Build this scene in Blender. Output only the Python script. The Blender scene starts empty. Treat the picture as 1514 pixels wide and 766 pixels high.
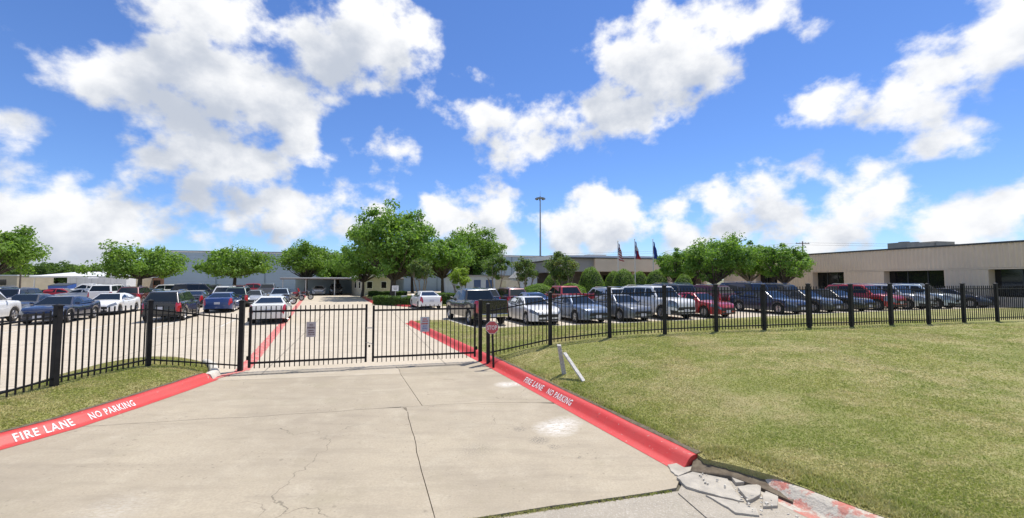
import bpy, bmesh, math, random
import numpy as np
from mathutils import Vector, Matrix, geometry
random.seed(7); rng = np.random.default_rng(11)
R = math.radians
scene = bpy.context.scene
col = scene.collection

# ------------------------------------------------------------------ camera
CAM_Z = 2.5; FPX = 615.0; PITCH = math.atan(30.5 / 615.0)
cam_d = bpy.data.cameras.new('camera'); cam = bpy.data.objects.new('camera', cam_d); col.objects.link(cam)
cam_d.sensor_width = 36.0; cam_d.lens = FPX / 1514.0 * 36.0
cam_d.clip_start = 0.1; cam_d.clip_end = 5000
cam.location = (0, 0, CAM_Z); cam.rotation_euler = (math.pi / 2 + PITCH, 0, 0)
scene.camera = cam

# ------------------------------------------------------------------ light
SUN_EL = 68.0
SUN_H = Vector((0.62, 0.78)).normalized()          # horizontal direction towards the sun
sun_dir = Vector((SUN_H.x * math.cos(R(SUN_EL)), SUN_H.y * math.cos(R(SUN_EL)), math.sin(R(SUN_EL))))
sd = bpy.data.lights.new('sun', 'SUN'); sun = bpy.data.objects.new('sun', sd); col.objects.link(sun)
sd.energy = 4.6; sd.angle = R(0.5); sd.color = (1.0, 0.95, 0.87)
sun.rotation_euler = sun_dir.to_track_quat('Z', 'Y').to_euler(); sun.location = (0, 0, 60)
scene.view_settings.view_transform = 'Standard'; scene.view_settings.look = 'None'
scene.view_settings.gamma = 1.0; scene.view_settings.exposure = 0.2
scene.view_settings.use_curve_mapping = False
scene.cycles.use_denoising = True
scene.cycles.use_adaptive_sampling = True; scene.cycles.adaptive_threshold = 0.015
scene.cycles.max_bounces = 6; scene.cycles.diffuse_bounces = 3; scene.cycles.transparent_max_bounces = 6
scene.cycles.sample_clamp_indirect = 6.0

world = bpy.data.worlds.new('World'); scene.world = world; world.use_nodes = True
world.cycles.sampling_method = 'MANUAL'; world.cycles.sample_map_resolution = 256


def pix_dir(px, py):
    u = (px - 757) / FPX; v = -(py - 383) / FPX
    return Vector((u, math.cos(PITCH) - v * math.sin(PITCH), math.sin(PITCH) + v * math.cos(PITCH)))


# clouds: cumulus heaps given as (px, py, radius) of where they stand in the sky
CLOUDS = [
    (105, 112, 42), (185, 105, 62), (262, 70, 72), (240, 150, 60), (335, 110, 85), (320, 20, 75), (420, 150, 75),
    (470, 70, 75), (545, 55, 80), (598, 100, 45), (622, 128, 20), (440, 205, 45), (300, 210, 60), (225, 222, 45),
    (178, 240, 22), (370, 240, 70), (450, 222, 28), (290, 292, 36), (350, 292, 34), (425, 282, 42),
    (62, 54, 15), (2, 172, 18), (584, 222, 30), (514, 202, 13),
    (30, 258, 46), (92, 264, 34), (10, 310, 50), (100, 325, 70), (190, 330, 60), (40, 375, 80), (150, 385, 70), (245, 330, 35),
    (345, 335, 40), (432, 328, 42), (505, 290, 22), (548, 308, 32), (520, 335, 26),
    (665, 318, 44), (725, 316, 40), (740, 355, 40), (835, 335, 42), (885, 312, 36), (932, 290, 20), (905, 345, 44), (950, 350, 24),
    (718, 178, 34), (752, 158, 18), (752, 226, 24), (792, 206, 30), (845, 186, 46), (915, 160, 62), (905, 90, 46),
    (965, 110, 78), (1040, 90, 66), (1000, 40, 50), (1090, 40, 56), (1155, 8, 42), (1210, 18, 12),
    (1160, 184, 14), (1195, 174, 24), (1250, 160, 38), (1320, 140, 52), (1400, 105, 60), (1480, 70, 75), (1530, 20, 70),
    (1000, 305, 24), (1075, 302, 36), (1140, 284, 38), (1215, 268, 36), (1290, 256, 30), (1375, 218, 26), (1405, 202, 24), (1435, 219, 10),
    (1010, 352, 36), (1090, 340, 44), (1165, 322, 46), (1250, 312, 50), (1330, 300, 44), (1410, 325, 50), (1490, 315, 50), (1240, 352, 50), (1400, 360, 55),
]


def build_world():
    nt = world.node_tree; nt.nodes.clear(); L = nt.links
    grp = bpy.data.node_groups.new('cloud_density', 'ShaderNodeTree')
    grp.interface.new_socket('Vector', in_out='INPUT', socket_type='NodeSocketVector')
    grp.interface.new_socket('Density', in_out='OUTPUT', socket_type='NodeSocketFloat')
    gi = grp.nodes.new('NodeGroupInput'); go = grp.nodes.new('NodeGroupOutput'); gl = grp.links

    def m(op, a, b=None, c=None, tree=grp):
        n = tree.nodes.new('ShaderNodeMath'); n.operation = op
        for i, v in enumerate((a, b, c)):
            if v is None: continue
            if isinstance(v, (int, float)): n.inputs[i].default_value = v
            else: tree.links.new(v, n.inputs[i])
        return n.outputs[0]
    sq = grp.nodes.new('ShaderNodeVectorMath'); sq.operation = 'MULTIPLY'; sq.inputs[1].default_value = (1, 1, 1.25)
    gl.new(gi.outputs[0], sq.inputs[0])
    # low wobble so that heaps are not round
    wn = grp.nodes.new('ShaderNodeTexNoise'); wn.inputs['Scale'].default_value = 7.0; wn.inputs['Detail'].default_value = 2.0
    gl.new(sq.outputs[0], wn.inputs['Vector'])
    ws = grp.nodes.new('ShaderNodeVectorMath'); ws.operation = 'MULTIPLY_ADD'
    ws.inputs[1].default_value = (.10, .10, .10); ws.inputs[2].default_value = (-.05, -.05, -.05)
    gl.new(wn.outputs['Color'], ws.inputs[0])
    wa = grp.nodes.new('ShaderNodeVectorMath'); wa.operation = 'ADD'
    gl.new(sq.outputs[0], wa.inputs[0]); gl.new(ws.outputs[0], wa.inputs[1])
    acc = None
    for (px, py, r) in CLOUDS:
        d = pix_dir(px, py).normalized(); e = pix_dir(px + r, py).normalized()
        rad = (d - e).length * 0.5 + (d - pix_dir(px, py - r).normalized()).length * 0.5
        dn = grp.nodes.new('ShaderNodeVectorMath'); dn.operation = 'DISTANCE'
        dn.inputs[1].default_value = (d.x, d.y, d.z * 1.25); gl.new(wa.outputs[0], dn.inputs[0])
        s = m('SUBTRACT', dn.outputs['Value'], rad * 1.02)
        acc = s if acc is None else m('SMOOTH_MIN', acc, s, 0.035)
    # elsewhere in the sky: heaps of the same kind from noise
    g = grp.nodes.new('ShaderNodeTexNoise'); g.inputs['Scale'].default_value = 3.1; g.inputs['Detail'].default_value = 2.0
    gl.new(sq.outputs[0], g.inputs['Vector'])
    sep = grp.nodes.new('ShaderNodeSeparateXYZ'); gl.new(gi.outputs[0], sep.inputs[0])
    front = m('MULTIPLY_ADD', sep.outputs[1], 1.0, -0.52)      # grows towards +Y, where the listed heaps stand
    front = m('MAXIMUM', front, 0.0)
    gen = m('MULTIPLY_ADD', g.outputs['Fac'], -1.15, 0.62)
    gen = m('ADD', gen, m('MULTIPLY', front, 4.0))
    acc = m('MINIMUM', acc, gen)
    # billows
    n1 = grp.nodes.new('ShaderNodeTexNoise'); n1.inputs['Scale'].default_value = 11.0; n1.inputs['Detail'].default_value = 8.0
    n1.inputs['Roughness'].default_value = 0.56
    gl.new(sq.outputs[0], n1.inputs['Vector'])
    nz = m('MULTIPLY_ADD', n1.outputs['Fac'], 0.25, -0.108)
    dens = m('SUBTRACT', nz, acc)
    gl.new(dens, go.inputs[0])

    tc = nt.nodes.new('ShaderNodeTexCoord')
    nrm = nt.nodes.new('ShaderNodeVectorMath'); nrm.operation = 'NORMALIZE'; L.new(tc.outputs['Generated'], nrm.inputs[0])
    g1 = nt.nodes.new('ShaderNodeGroup'); g1.node_tree = grp; L.new(nrm.outputs[0], g1.inputs[0])
    sh = nt.nodes.new('ShaderNodeVectorMath'); sh.operation = 'ADD'; sh.inputs[1].default_value = (0.025, 0.015, 0.075)
    L.new(nrm.outputs[0], sh.inputs[0])
    g2 = nt.nodes.new('ShaderNodeGroup'); g2.node_tree = grp; L.new(sh.outputs[0], g2.inputs[0])

    def ss(x, lo, hi):
        n = nt.nodes.new('ShaderNodeMapRange'); n.interpolation_type = 'SMOOTHSTEP'
        n.inputs[1].default_value = lo; n.inputs[2].default_value = hi; L.new(x, n.inputs[0]); return n.outputs[0]
    alpha = ss(g1.outputs[0], -0.004, 0.050)
    above = ss(g2.outputs[0], -0.035, 0.10)          # how much cloud lies between here and the sun
    ramp = nt.nodes.new('ShaderNodeMix'); ramp.data_type = 'RGBA'
    ramp.inputs[6].default_value = (9.0, 9.05, 9.15, 1); ramp.inputs[7].default_value = (4.9, 5.35, 6.2, 1)
    L.new(above, ramp.inputs[0])
    sky = nt.nodes.new('ShaderNodeTexSky'); sky.sky_type = 'NISHITA'; sky.sun_disc = False
    sky.sun_elevation = R(SUN_EL); sky.sun_rotation = math.atan2(SUN_H.x, SUN_H.y)
    sky.air_density = 1.0; sky.dust_density = 0.0; sky.ozone_density = 1.6; sky.altitude = 0
    mx = nt.nodes.new('ShaderNodeMix'); mx.data_type = 'RGBA'
    tint = nt.nodes.new('ShaderNodeMix'); tint.data_type = 'RGBA'; tint.blend_type = 'MULTIPLY'
    tint.inputs[0].default_value = 1.0; tint.inputs[7].default_value = (0.70, 0.93, 1.36, 1)
    L.new(sky.outputs[0], tint.inputs[6])
    # clouds fade into the air near the horizon
    L.new(alpha, mx.inputs[0]); L.new(tint.outputs[2], mx.inputs[6]); L.new(ramp.outputs[2], mx.inputs[7])
    bg = nt.nodes.new('ShaderNodeBackground'); bg.inputs['Strength'].default_value = 0.1
    L.new(mx.outputs[2], bg.inputs['Color'])
    out = nt.nodes.new('ShaderNodeOutputWorld'); L.new(bg.outputs[0], out.inputs['Surface'])


build_world()

# ------------------------------------------------------------------ land shape
CA, SA = math.cos(R(14.5)), math.sin(R(14.5))
AX = Vector((-0.42, 0.9075)); AXN = Vector((0.9075, 0.42))        # driveway axis and its right-hand side
K0 = Vector((-1.08, 12.8))


def to_r(x, y): return CA * x + SA * y, -SA * x + CA * y
def to_w(a, b): return CA * a - SA * b, SA * a + CA * b
def sm(t):
    t = np.clip(t, 0, 1); return t * t * (3 - 2 * t)
def z_drive(x, y):
    return 0.12 * np.clip((to_r(x, y)[1] - 4.5) / 7.7, 0, 1)
def z_lot(x, y):
    return 0.12 + 0.30 * sm((to_r(x, y)[0] - 5) / 28.0)
def z_lawn(x, y):
    a, b = to_r(x, y)
    d = (x - K0.x) * AXN.x + (y - K0.y) * AXN.y
    zk = z_drive(x, y) + 0.142
    z = zk + 0.54 * (1 - np.exp(-np.maximum(d - 0.26, 0) / 1.75)) * (0.12 + 0.88 * sm((b - 3.0) / 6.5))
    t = sm((b - 12.2) / 8.0)
    z = z * (1 - t) + (z_lot(x, y) + 0.09) * t
    return z + 0.012 * np.sin(x * 1.7 + y * .6) * np.sin(y * 1.3 - x * .4) * np.clip(d - .4, 0, 1)


# ------------------------------------------------------------------ helpers: objects
def tag(o, label=None, cat=None, group=None, kind=None):
    if label: o['label'] = label
    if cat: o['category'] = cat
    if group: o['group'] = group
    if kind: o['kind'] = kind
    return o


def empty(name, loc=(0, 0, 0), rz=0.0):
    o = bpy.data.objects.new(name, None); col.objects.link(o)
    o.location = loc; o.rotation_euler = (0, 0, rz); o.empty_display_size = 0.2
    return o


def link(name, mesh, mat=None, parent=None, loc=(0, 0, 0), rot=(0, 0, 0), scale=(1, 1, 1)):
    o = bpy.data.objects.new(name, mesh); col.objects.link(o)
    o.parent = parent; o.location = loc; o.rotation_euler = rot; o.scale = scale
    if mat is not None:
        if len(mesh.materials) == 0: mesh.materials.append(mat)
        if mesh.materials[0] is not mat:
            o.material_slots[0].link = 'OBJECT'; o.material_slots[0].material = mat
    return o


class MB:
    def __init__(s): s.v = []; s.f = []
    def add(s, vs, fs):
        n = len(s.v); s.v += [tuple(p) for p in vs]; s.f += [tuple(i + n for i in f) for f in fs]; return s
    def box(s, c, d, rz=0.0, rot=None):
        x, y, z = d[0] / 2, d[1] / 2, d[2] / 2
        vs = [Vector(p) for p in ((-x, -y, -z), (x, -y, -z), (x, y, -z), (-x, y, -z), (-x, -y, z), (x, -y, z), (x, y, z), (-x, y, z))]
        M = rot if rot is not None else Matrix.Rotation(rz, 3, 'Z')
        return s.add([M @ p + Vector(c) for p in vs], [(0, 3, 2, 1), (4, 5, 6, 7), (0, 1, 5, 4), (1, 2, 6, 5), (2, 3, 7, 6), (3, 0, 4, 7)])
    def span(s, a, b):
        return s.box([(a[i] + b[i]) / 2 for i in range(3)], [abs(b[i] - a[i]) for i in range(3)])
    def tube(s, pts, rad, n=8, caps=True):
        pts = [Vector(p) for p in pts]
        if isinstance(rad, (int, float)): rad = [rad] * len(pts)
        base = len(s.v); up = None
        for i, p in enumerate(pts):
            t = (pts[min(i + 1, len(pts) - 1)] - pts[max(i - 1, 0)]).normalized()
            ref = Vector((0, 0, 1)) if abs(t.z) < .9 else Vector((1, 0, 0))
            a = t.cross(ref).normalized(); b = t.cross(a)
            for k in range(n):
                q = p + (a * math.cos(2 * math.pi * k / n) + b * math.sin(2 * math.pi * k / n)) * rad[i]
                s.v.append(tuple(q))
        for i in range(len(pts) - 1):
            for k in range(n):
                k2 = (k + 1) % n
                s.f.append((base + i * n + k, base + i * n + k2, base + (i + 1) * n + k2, base + (i + 1) * n + k))
        if caps:
            s.f.append(tuple(base + k for k in range(n))[::-1]); m_ = base + (len(pts) - 1) * n
            s.f.append(tuple(m_ + k for k in range(n)))
        return s
    def prism(s, poly, z0, z1):
        n = len(poly)
        zf0 = z0 if callable(z0) else (lambda x, y: z0); zf1 = z1 if callable(z1) else (lambda x, y: z1)
        vs = [(p[0], p[1], float(zf0(p[0], p[1]))) for p in poly] + [(p[0], p[1], float(zf1(p[0], p[1]))) for p in poly]
        return s.add(vs, [tuple(range(n))[::-1], tuple(range(n, 2 * n))] + [(i, (i + 1) % n, n + (i + 1) % n, n + i) for i in range(n)])
    def lathe(s, prof, n=16, c=(0, 0, 0), axis='z'):
        base = len(s.v)
        for (r, h) in prof:
            for k in range(n):
                a = 2 * math.pi * k / n
                p = (r * math.cos(a), r * math.sin(a), h)
                if axis == 'y': p = (p[0], p[2], p[1])
                s.v.append((p[0] + c[0], p[1] + c[1], p[2] + c[2]))
        for i in range(len(prof) - 1):
            for k in range(n):
                k2 = (k + 1) % n
                s.f.append((base + i * n + k, base + i * n + k2, base + (i + 1) * n + k2, base + (i + 1) * n + k))
        return s
    def mesh(s, name, smooth=None, bevel=0.0, fix=True):
        me = bpy.data.meshes.new(name); me.from_pydata(s.v, [], s.f)
        if fix or bevel:
            bm = bmesh.new(); bm.from_mesh(me)
            if fix: bmesh.ops.recalc_face_normals(bm, faces=bm.faces)
            if bevel: bmesh.ops.bevel(bm, geom=list(bm.edges), offset=bevel, segments=2, affect='EDGES', profile=0.5)
            bm.to_mesh(me); bm.free()
        if smooth is not None:
            me.shade_smooth(); me.set_sharp_from_angle(angle=R(smooth))
        return me
    def build(s, name, mat, parent=None, smooth=None, bevel=0.0, **k):
        return link(name, s.mesh(name, smooth, bevel), mat, parent, **k)


# ------------------------------------------------------------------ helpers: materials
MATS = {}


def mat(name, c, c2=None, scale=3.0, rough=0.7, metal=0.0, bump=0.0, bscale=30.0, coat=0.0, spec=0.5, detail=5.0, lo=.35, hi=.65, trans=0.0):
    if name in MATS: return MATS[name]
    m = bpy.data.materials.new(name); m.use_nodes = True; nt = m.node_tree; p = nt.nodes['Principled BSDF']
    p.inputs['Roughness'].default_value = rough; p.inputs['Metallic'].default_value = metal
    p.inputs['Coat Weight'].default_value = coat; p.inputs['Coat Roughness'].default_value = 0.04
    p.inputs['Specular IOR Level'].default_value = spec
    p.inputs['Base Color'].default_value = (*c, 1)
    tc = nt.nodes.new('ShaderNodeTexCoord')
    if c2 is not None:
        n = nt.nodes.new('ShaderNodeTexNoise'); n.inputs['Scale'].default_value = scale; n.inputs['Detail'].default_value = detail
        nt.links.new(tc.outputs['Object'], n.inputs['Vector'])
        r = nt.nodes.new('ShaderNodeMapRange'); r.inputs[1].default_value = lo; r.inputs[2].default_value = hi
        nt.links.new(n.outputs['Fac'], r.inputs[0])
        x = nt.nodes.new('ShaderNodeMix'); x.data_type = 'RGBA'; x.inputs[6].default_value = (*c, 1); x.inputs[7].default_value = (*c2, 1)
        nt.links.new(r.outputs[0], x.inputs[0]); nt.links.new(x.outputs[2], p.inputs['Base Color'])
    if bump:
        n = nt.nodes.new('ShaderNodeTexNoise'); n.inputs['Scale'].default_value = bscale; n.inputs['Detail'].default_value = 4
        nt.links.new(tc.outputs['Object'], n.inputs['Vector'])
        b = nt.nodes.new('ShaderNodeBump'); b.inputs['Strength'].default_value = bump; b.inputs['Distance'].default_value = 0.02
        nt.links.new(n.outputs['Fac'], b.inputs['Height']); nt.links.new(b.outputs[0], p.inputs['Normal'])
    MATS[name] = m
    return m


class NT:
    """small wrapper for richer surface materials"""
    def __init__(s, name, rough=.8):
        s.m = bpy.data.materials.new(name); s.m.use_nodes = True; s.t = s.m.node_tree; s.p = s.t.nodes['Principled BSDF']
        s.p.inputs['Roughness'].default_value = rough
        s.tc = s.t.nodes.new('ShaderNodeTexCoord'); s.P = s.tc.outputs['Object']; MATS[name] = s.m
    def l(s, a, b): s.t.links.new(a, b)
    def noise(s, scale, detail=4, rough=.55, vec=None, sc=None):
        n = s.t.nodes.new('ShaderNodeTexNoise'); n.inputs['Scale'].default_value = scale; n.inputs['Detail'].default_value = detail
        n.inputs['Roughness'].default_value = rough
        v = vec or s.P
        if sc:
            q = s.t.nodes.new('ShaderNodeVectorMath'); q.operation = 'MULTIPLY'; q.inputs[1].default_value = sc; s.l(v, q.inputs[0]); v = q.outputs[0]
        s.l(v, n.inputs['Vector']); return n.outputs['Fac']
    def rng(s, x, lo, hi, a=0.0, b=1.0, smooth=False):
        n = s.t.nodes.new('ShaderNodeMapRange'); n.inputs[1].default_value = lo; n.inputs[2].default_value = hi
        n.inputs[3].default_value = a; n.inputs[4].default_value = b
        if smooth: n.interpolation_type = 'SMOOTHSTEP'
        s.l(x, n.inputs[0]); return n.outputs[0]
    def math(s, op, a, b):
        n = s.t.nodes.new('ShaderNodeMath'); n.operation = op
        for i, v in enumerate((a, b)):
            if isinstance(v, (int, float)): n.inputs[i].default_value = v
            else: s.l(v, n.inputs[i])
        return n.outputs[0]
    def mix(s, f, a, b, mode='MIX'):
        n = s.t.nodes.new('ShaderNodeMix'); n.data_type = 'RGBA'; n.blend_type = mode
        for i, v in ((0, f), (6, a), (7, b)):
            if isinstance(v, (int, float)): n.inputs[i].default_value = v
            elif isinstance(v, tuple): n.inputs[i].default_value = (*v, 1)
            else: s.l(v, n.inputs[i])
        return n.outputs[2]
    def spot(s, c, r0, r1):
        n = s.t.nodes.new('ShaderNodeVectorMath'); n.operation = 'DISTANCE'; n.inputs[1].default_value = c; s.l(s.P, n.inputs[0])
        return s.rng(n.outputs['Value'], r0, r1, 1.0, 0.0)
    def bump(s, h, strength=.3, dist=.02):
        b = s.t.nodes.new('ShaderNodeBump'); b.inputs['Strength'].default_value = strength; b.inputs['Distance'].default_value = dist
        s.l(h, b.inputs['Height']); s.l(b.outputs[0], s.p.inputs['Normal'])
    def color(s, c): s.l(c, s.p.inputs['Base Color'])


def concrete(name, base, dark, light, joints=None):
    n = NT(name, .88)
    big = n.noise(.35, 5, .6); mid = n.noise(1.7, 6, .65); fine = n.noise(38, 3, .6); streak = n.noise(.8, 5, .6, sc=(1, 5, 1))
    c = n.mix(n.rng(big, .38, .66), base, dark)
    c = n.mix(n.rng(mid, .50, .72, 0, .55), c, light)
    c = n.mix(n.rng(streak, .50, .72, 0, .5), c, tuple(v * .78 for v in dark))
    c = n.mix(n.rng(n.noise(.75, 6, .7), .54, .66, 0, .38), c, (dark[0] * .85, dark[1] * .88, dark[2] * .78))
    c = n.mix(n.rng(fine, .36, .64, 0, .38), c, tuple(v * .62 for v in base))
    pit = n.noise(9, 2, .5)
    c = n.mix(n.rng(pit, .70, .76, 0, .5), c, tuple(v * .45 for v in base))
    vo = n.t.nodes.new('ShaderNodeTexVoronoi'); vo.feature = 'DISTANCE_TO_EDGE'; vo.inputs['Scale'].default_value = .33
    dv = n.t.nodes.new('ShaderNodeVectorMath'); dv.operation = 'MULTIPLY_ADD'; dv.inputs[1].default_value = (.9, .9, .9); nn_ = n.t.nodes.new('ShaderNodeTexNoise'); nn_.inputs['Scale'].default_value = 1.6; nn_.inputs['Detail'].default_value = 5
    n.l(n.P, nn_.inputs['Vector']); n.l(nn_.outputs['Color'], dv.inputs[0]); n.l(n.P, dv.inputs[2]); n.l(dv.outputs[0], vo.inputs['Vector'])
    ck = n.math('MULTIPLY', n.rng(vo.outputs['Distance'], .0035, .0012), n.rng(n.noise(.5, 2), .53, .60, 0, .6))
    c = n.mix(ck, c, (.10, .085, .06))
    spk = n.noise(24, 2, .5); c = n.mix(n.math('MULTIPLY', n.rng(spk, .685, .72), n.rng(n.noise(.9, 3), .45, .6, 0, .7)), c, (.09, .08, .065))
    n.bump(fine, .25, .01)
    return n, c


# driveway concrete with its white paint smears and dark spots
nd, cd = concrete('driveway_concrete', (.430, .368, .270), (.335, .285, .212), (.50, .44, .335))
wob = nd.noise(14, 5, .7, sc=(1, 4, 1))
for (p, r, amt) in (((.72, 7.05, .05), .42, .85), ((.95, 7.35, .05), .35, .5), ((-.15, 9.75, .08), .30, .8), ((.15, 9.85, .08), .3, .6), ((-4.3, 4.6, .0), .5, .15)):
    f = nd.math('MULTIPLY', nd.spot(p, r * .2, r), nd.rng(wob, .42, .56)); f = nd.math('MULTIPLY', f, amt)
    cd = nd.mix(f, cd, (.78, .76, .72))
for (p, r, amt) in (((.42, 6.55, .04), .2, .8), ((.62, 6.30, .03), .12, .6), ((.12, 7.0, .03), .14, .6), ((.95, 5.95, .02), .06, .8), ((-.5, 6.2, .03), .35, .3)):
    f = nd.math('MULTIPLY', nd.spot(p, r * .3, r), nd.rng(nd.noise(40, 3, .6), .47, .56)); f = nd.math('MULTIPLY', f, amt)
    cd = nd.mix(f, cd, (.10, .095, .085))
nd.color(cd)
M_DRIVE = nd.m
na, ca = concrete('apron_concrete', (.50, .435, .33), (.43, .37, .28), (.56, .50, .40)); na.color(ca); M_APRON = na.m
nl, cl = concrete('lot_concrete', (.56, .485, .375), (.49, .42, .32), (.62, .55, .44))


def lot_joint(n, c, period=4.6):
    q = n.t.nodes.new('ShaderNodeMapping'); q.inputs['Rotation'].default_value = (0, 0, -R(20)); n.l(n.P, q.inputs[0])
    s = n.t.nodes.new('ShaderNodeSeparateXYZ'); n.l(q.outputs[0], s.inputs[0])
    for k in (0, 1):
        f = n.math('FRACT', n.math('MULTIPLY', s.outputs[k], 1 / period), 0.0)
        d = n.math('ABSOLUTE', n.math('SUBTRACT', f, .5), 0.0)
        c = n.mix(n.rng(d, .006, .003, 0, .6), c, (.16, .14, .11))
    return c
nl.color(lot_joint(nl, cl)); M_LOT = nl.m
ns, cs = concrete('street_concrete', (.39, .345, .275), (.31, .275, .22), (.46, .415, .34))
cs = ns.mix(ns.rng(ns.noise(55, 2, .5), .55, .7, 0, .5), cs, (.56, .52, .45)); ns.color(cs); M_STREET = ns.m
M_JOINT = mat('joint_dirt', (.075, .065, .05), (.12, .11, .075), 9, .95)
M_OLD = mat('old_concrete', (.46, .42, .35), (.34, .31, .26), 6, .9, bump=.4, bscale=60)
M_WHITEC = mat('pale_kerb_concrete', (.60, .57, .50), (.48, .45, .39), 4, .85, bump=.2)

nr = NT('red_kerb_paint', .55)
c = nr.mix(nr.rng(nr.noise(2.2, 5, .6), .35, .7), (.54, .035, .032), (.50, .060, .052))
c = nr.mix(nr.rng(nr.noise(17, 5, .7), .60, .70, 0, .85), c, (.30, .05, .04))
c = nr.mix(nr.rng(nr.noise(11, 6, .72), .64, .70), c, (.46, .41, .34))
nr.color(c); nr.bump(nr.noise(45, 3), .25, .01); M_RED = nr.m
nrf = NT('red_lane_paint', .7)
c = nrf.mix(nrf.rng(nrf.noise(9, 6, .7), .46, .62, 0, .8), (.58, .10, .09), (.50, .43, .35)); nrf.color(c); M_REDLINE = nrf.m
M_WPAINT = mat('white_stencil_paint', (.78, .76, .74), (.60, .45, .42), 25, .7, lo=.52, hi=.7)
M_LINE = mat('white_line_paint', (.66, .64, .60), (.52, .48, .40), 12, .7)

ng = NT('lawn_soil_and_turf', .95)
def lawn_col(n, g1, g2, straw, bare):
    c = n.mix(n.rng(n.noise(.55, 5, .6), .36, .64), g1, g2)
    c = n.mix(n.rng(n.noise(.9, 6, .68, sc=(1, 1.6, 1)), .46, .64, 0, .85), c, straw)
    c = n.mix(n.rng(n.noise(3.1, 6, .7), .56, .74, 0, .6), c, straw)
    c = n.mix(n.rng(n.noise(.42, 5, .6), .54, .68, 0, .6), c, bare)
    return c
c = lawn_col(ng, (.240, .262, .064), (.310, .312, .090), (.47, .405, .195), (.45, .365, .20))
c = ng.mix(ng.rng(ng.noise(48, 3, .7), .35, .65, 0, .40), c, (.14, .145, .045))
ng.color(c); ng.bump(ng.noise(60, 3), .8, .04); M_LAWN = ng.m
nb = NT('grass_blade', .8)
at = nb.t.nodes.new('ShaderNodeAttribute'); at.attribute_name = 'tint'
c = lawn_col(nb, (.340, .395, .088), (.440, .445, .125), (.66, .575, .290), (.62, .505, .28))
c = nb.mix(nb.rng(at.outputs['Fac'], .55, 1.0, 0, .7), c, (.64, .57, .31))
c = nb.mix(nb.rng(at.outputs['Fac'], .35, .0, 0, .5), c, (.19, .27, .05))
trb = nb.t.nodes.new('ShaderNodeBsdfTranslucent'); nb.l(c, trb.inputs[0]); msb = nb.t.nodes.new('ShaderNodeMixShader'); msb.inputs[0].default_value = .4
nb.l(nb.p.outputs[0], msb.inputs[1]); nb.l(trb.outputs[0], msb.inputs[2]); nb.l(msb.outputs[0], nb.t.nodes['Material Output'].inputs[0])
nb.color(c); nb.p.inputs['Specular IOR Level'].default_value = .25; M_BLADE = nb.m
M_GROUND = mat('far_ground', (.12, .13, .06), (.20, .18, .11), .05, .95)
M_SOIL = mat('dark_soil', (.10, .075, .05), (.16, .13, .09), 14, .95)

M_BLACK = mat('black_fence_paint', (.010, .010, .011), (.016, .016, .017), 6, .5, spec=.25)
M_BLACKP = mat('weathered_black_post', (.012, .012, .013), (.024, .023, .023), 5, .55, spec=.25)
M_STEEL = mat('galvanised_steel', (.42, .42, .41), (.55, .55, .54), 8, .45, .7)

# ------------------------------------------------------------------ ground sheets
def hf(name, poly, zf, mat_, pts, parent=None, holes=None):
    """height field over a polygon: boundary resampled, inner points given"""
    P = [(float(x), float(y)) for x, y in poly]; n = len(P)
    px = np.array([p[0] for p in pts]); py = np.array([p[1] for p in pts]); ins = inside(P, px, py)
    vs = [Vector(p) for p in P] + [Vector((float(a), float(b))) for a, b, k in zip(px, py, ins) if k]
    es = [(i, (i + 1) % n) for i in range(n)]
    v, e, f, *_ = geometry.delaunay_2d_cdt(vs, es, [], 1, 1e-4)
    vx = np.array([q.x for q in v]); vy = np.array([q.y for q in v]); vz = zf(vx, vy)
    me = bpy.data.meshes.new(name); me.from_pydata([(a, b, float(c_)) for a, b, c_ in zip(vx, vy, vz)], [], [tuple(q) for q in f])
    bm = bmesh.new(); bm.from_mesh(me)
    for q in bm.faces:
        if q.normal.z < 0: q.normal_flip()
    be = [e for e in bm.edges if len(e.link_faces) == 1]
    ex = bmesh.ops.extrude_edge_only(bm, edges=be)
    for q in ex['geom']:
        if isinstance(q, bmesh.types.BMVert): q.co.z -= .3
    bm.to_mesh(me); bm.free(); me.shade_smooth(); me.set_sharp_from_angle(angle=R(60))
    return link(name, me, mat_, parent)


def inside(P, x, y):
    r = np.zeros(len(x), bool); n = len(P)
    for i in range(n):
        (x1, y1), (x2, y2) = P[i], P[(i + 1) % n]
        if y1 == y2: continue
        c_ = ((y1 > y) != (y2 > y)) & (x < (x2 - x1) * (y - y1) / (y2 - y1) + x1)
        r ^= c_
    return r


def resample(pl, step):
    out = []
    for i in range(len(pl) - 1):
        a, b = Vector(pl[i]), Vector(pl[i + 1]); n = max(1, int((b - a).length / step))
        out += [tuple(a.lerp(b, k / n)) for k in range(n)]
    return out + [tuple(pl[-1])]


g = MB().add([(-2500, -600, -.12), (2500, -600, -.12), (2500, 3500, -.12), (-2500, 3500, -.12)], [(0, 1, 2, 3)]).build('ground', M_GROUND)
tag(g, 'flat green land reaching the horizon behind the site', 'ground', kind='structure')
# street where the camera stands
s0 = [to_w(-60, 4.42), to_w(60, 4.42), to_w(60, -14), to_w(-60, -14)]
st = MB().add([(x, y, -.012) for x, y in s0], [(0, 3, 2, 1)]).build('street', M_STREET)
tag(st, 'old grey concrete street in front of the driveway', 'street', kind='structure')
# parking lot: flat on the left, rising gently to the right
gx, gy = np.meshgrid(np.arange(-130, 75, 5.0), np.arange(11.9, 88, 4.0))
lv = [(*to_w(a, b), 0) for a, b in zip(gx.ravel(), gy.ravel())]
lv = [(x, y, float(z_lot(x, y))) for x, y, _ in lv]; nc = gx.shape[1]
lf = [(j * nc + i, j * nc + i + 1, (j + 1) * nc + i + 1, (j + 1) * nc + i) for j in range(gx.shape[0] - 1) for i in range(nc - 1)]
lot = MB().add(lv, lf).build('parking_lot', M_LOT)
tag(lot, 'pale concrete parking lot behind the fence', 'parking lot', kind='structure')
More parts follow.
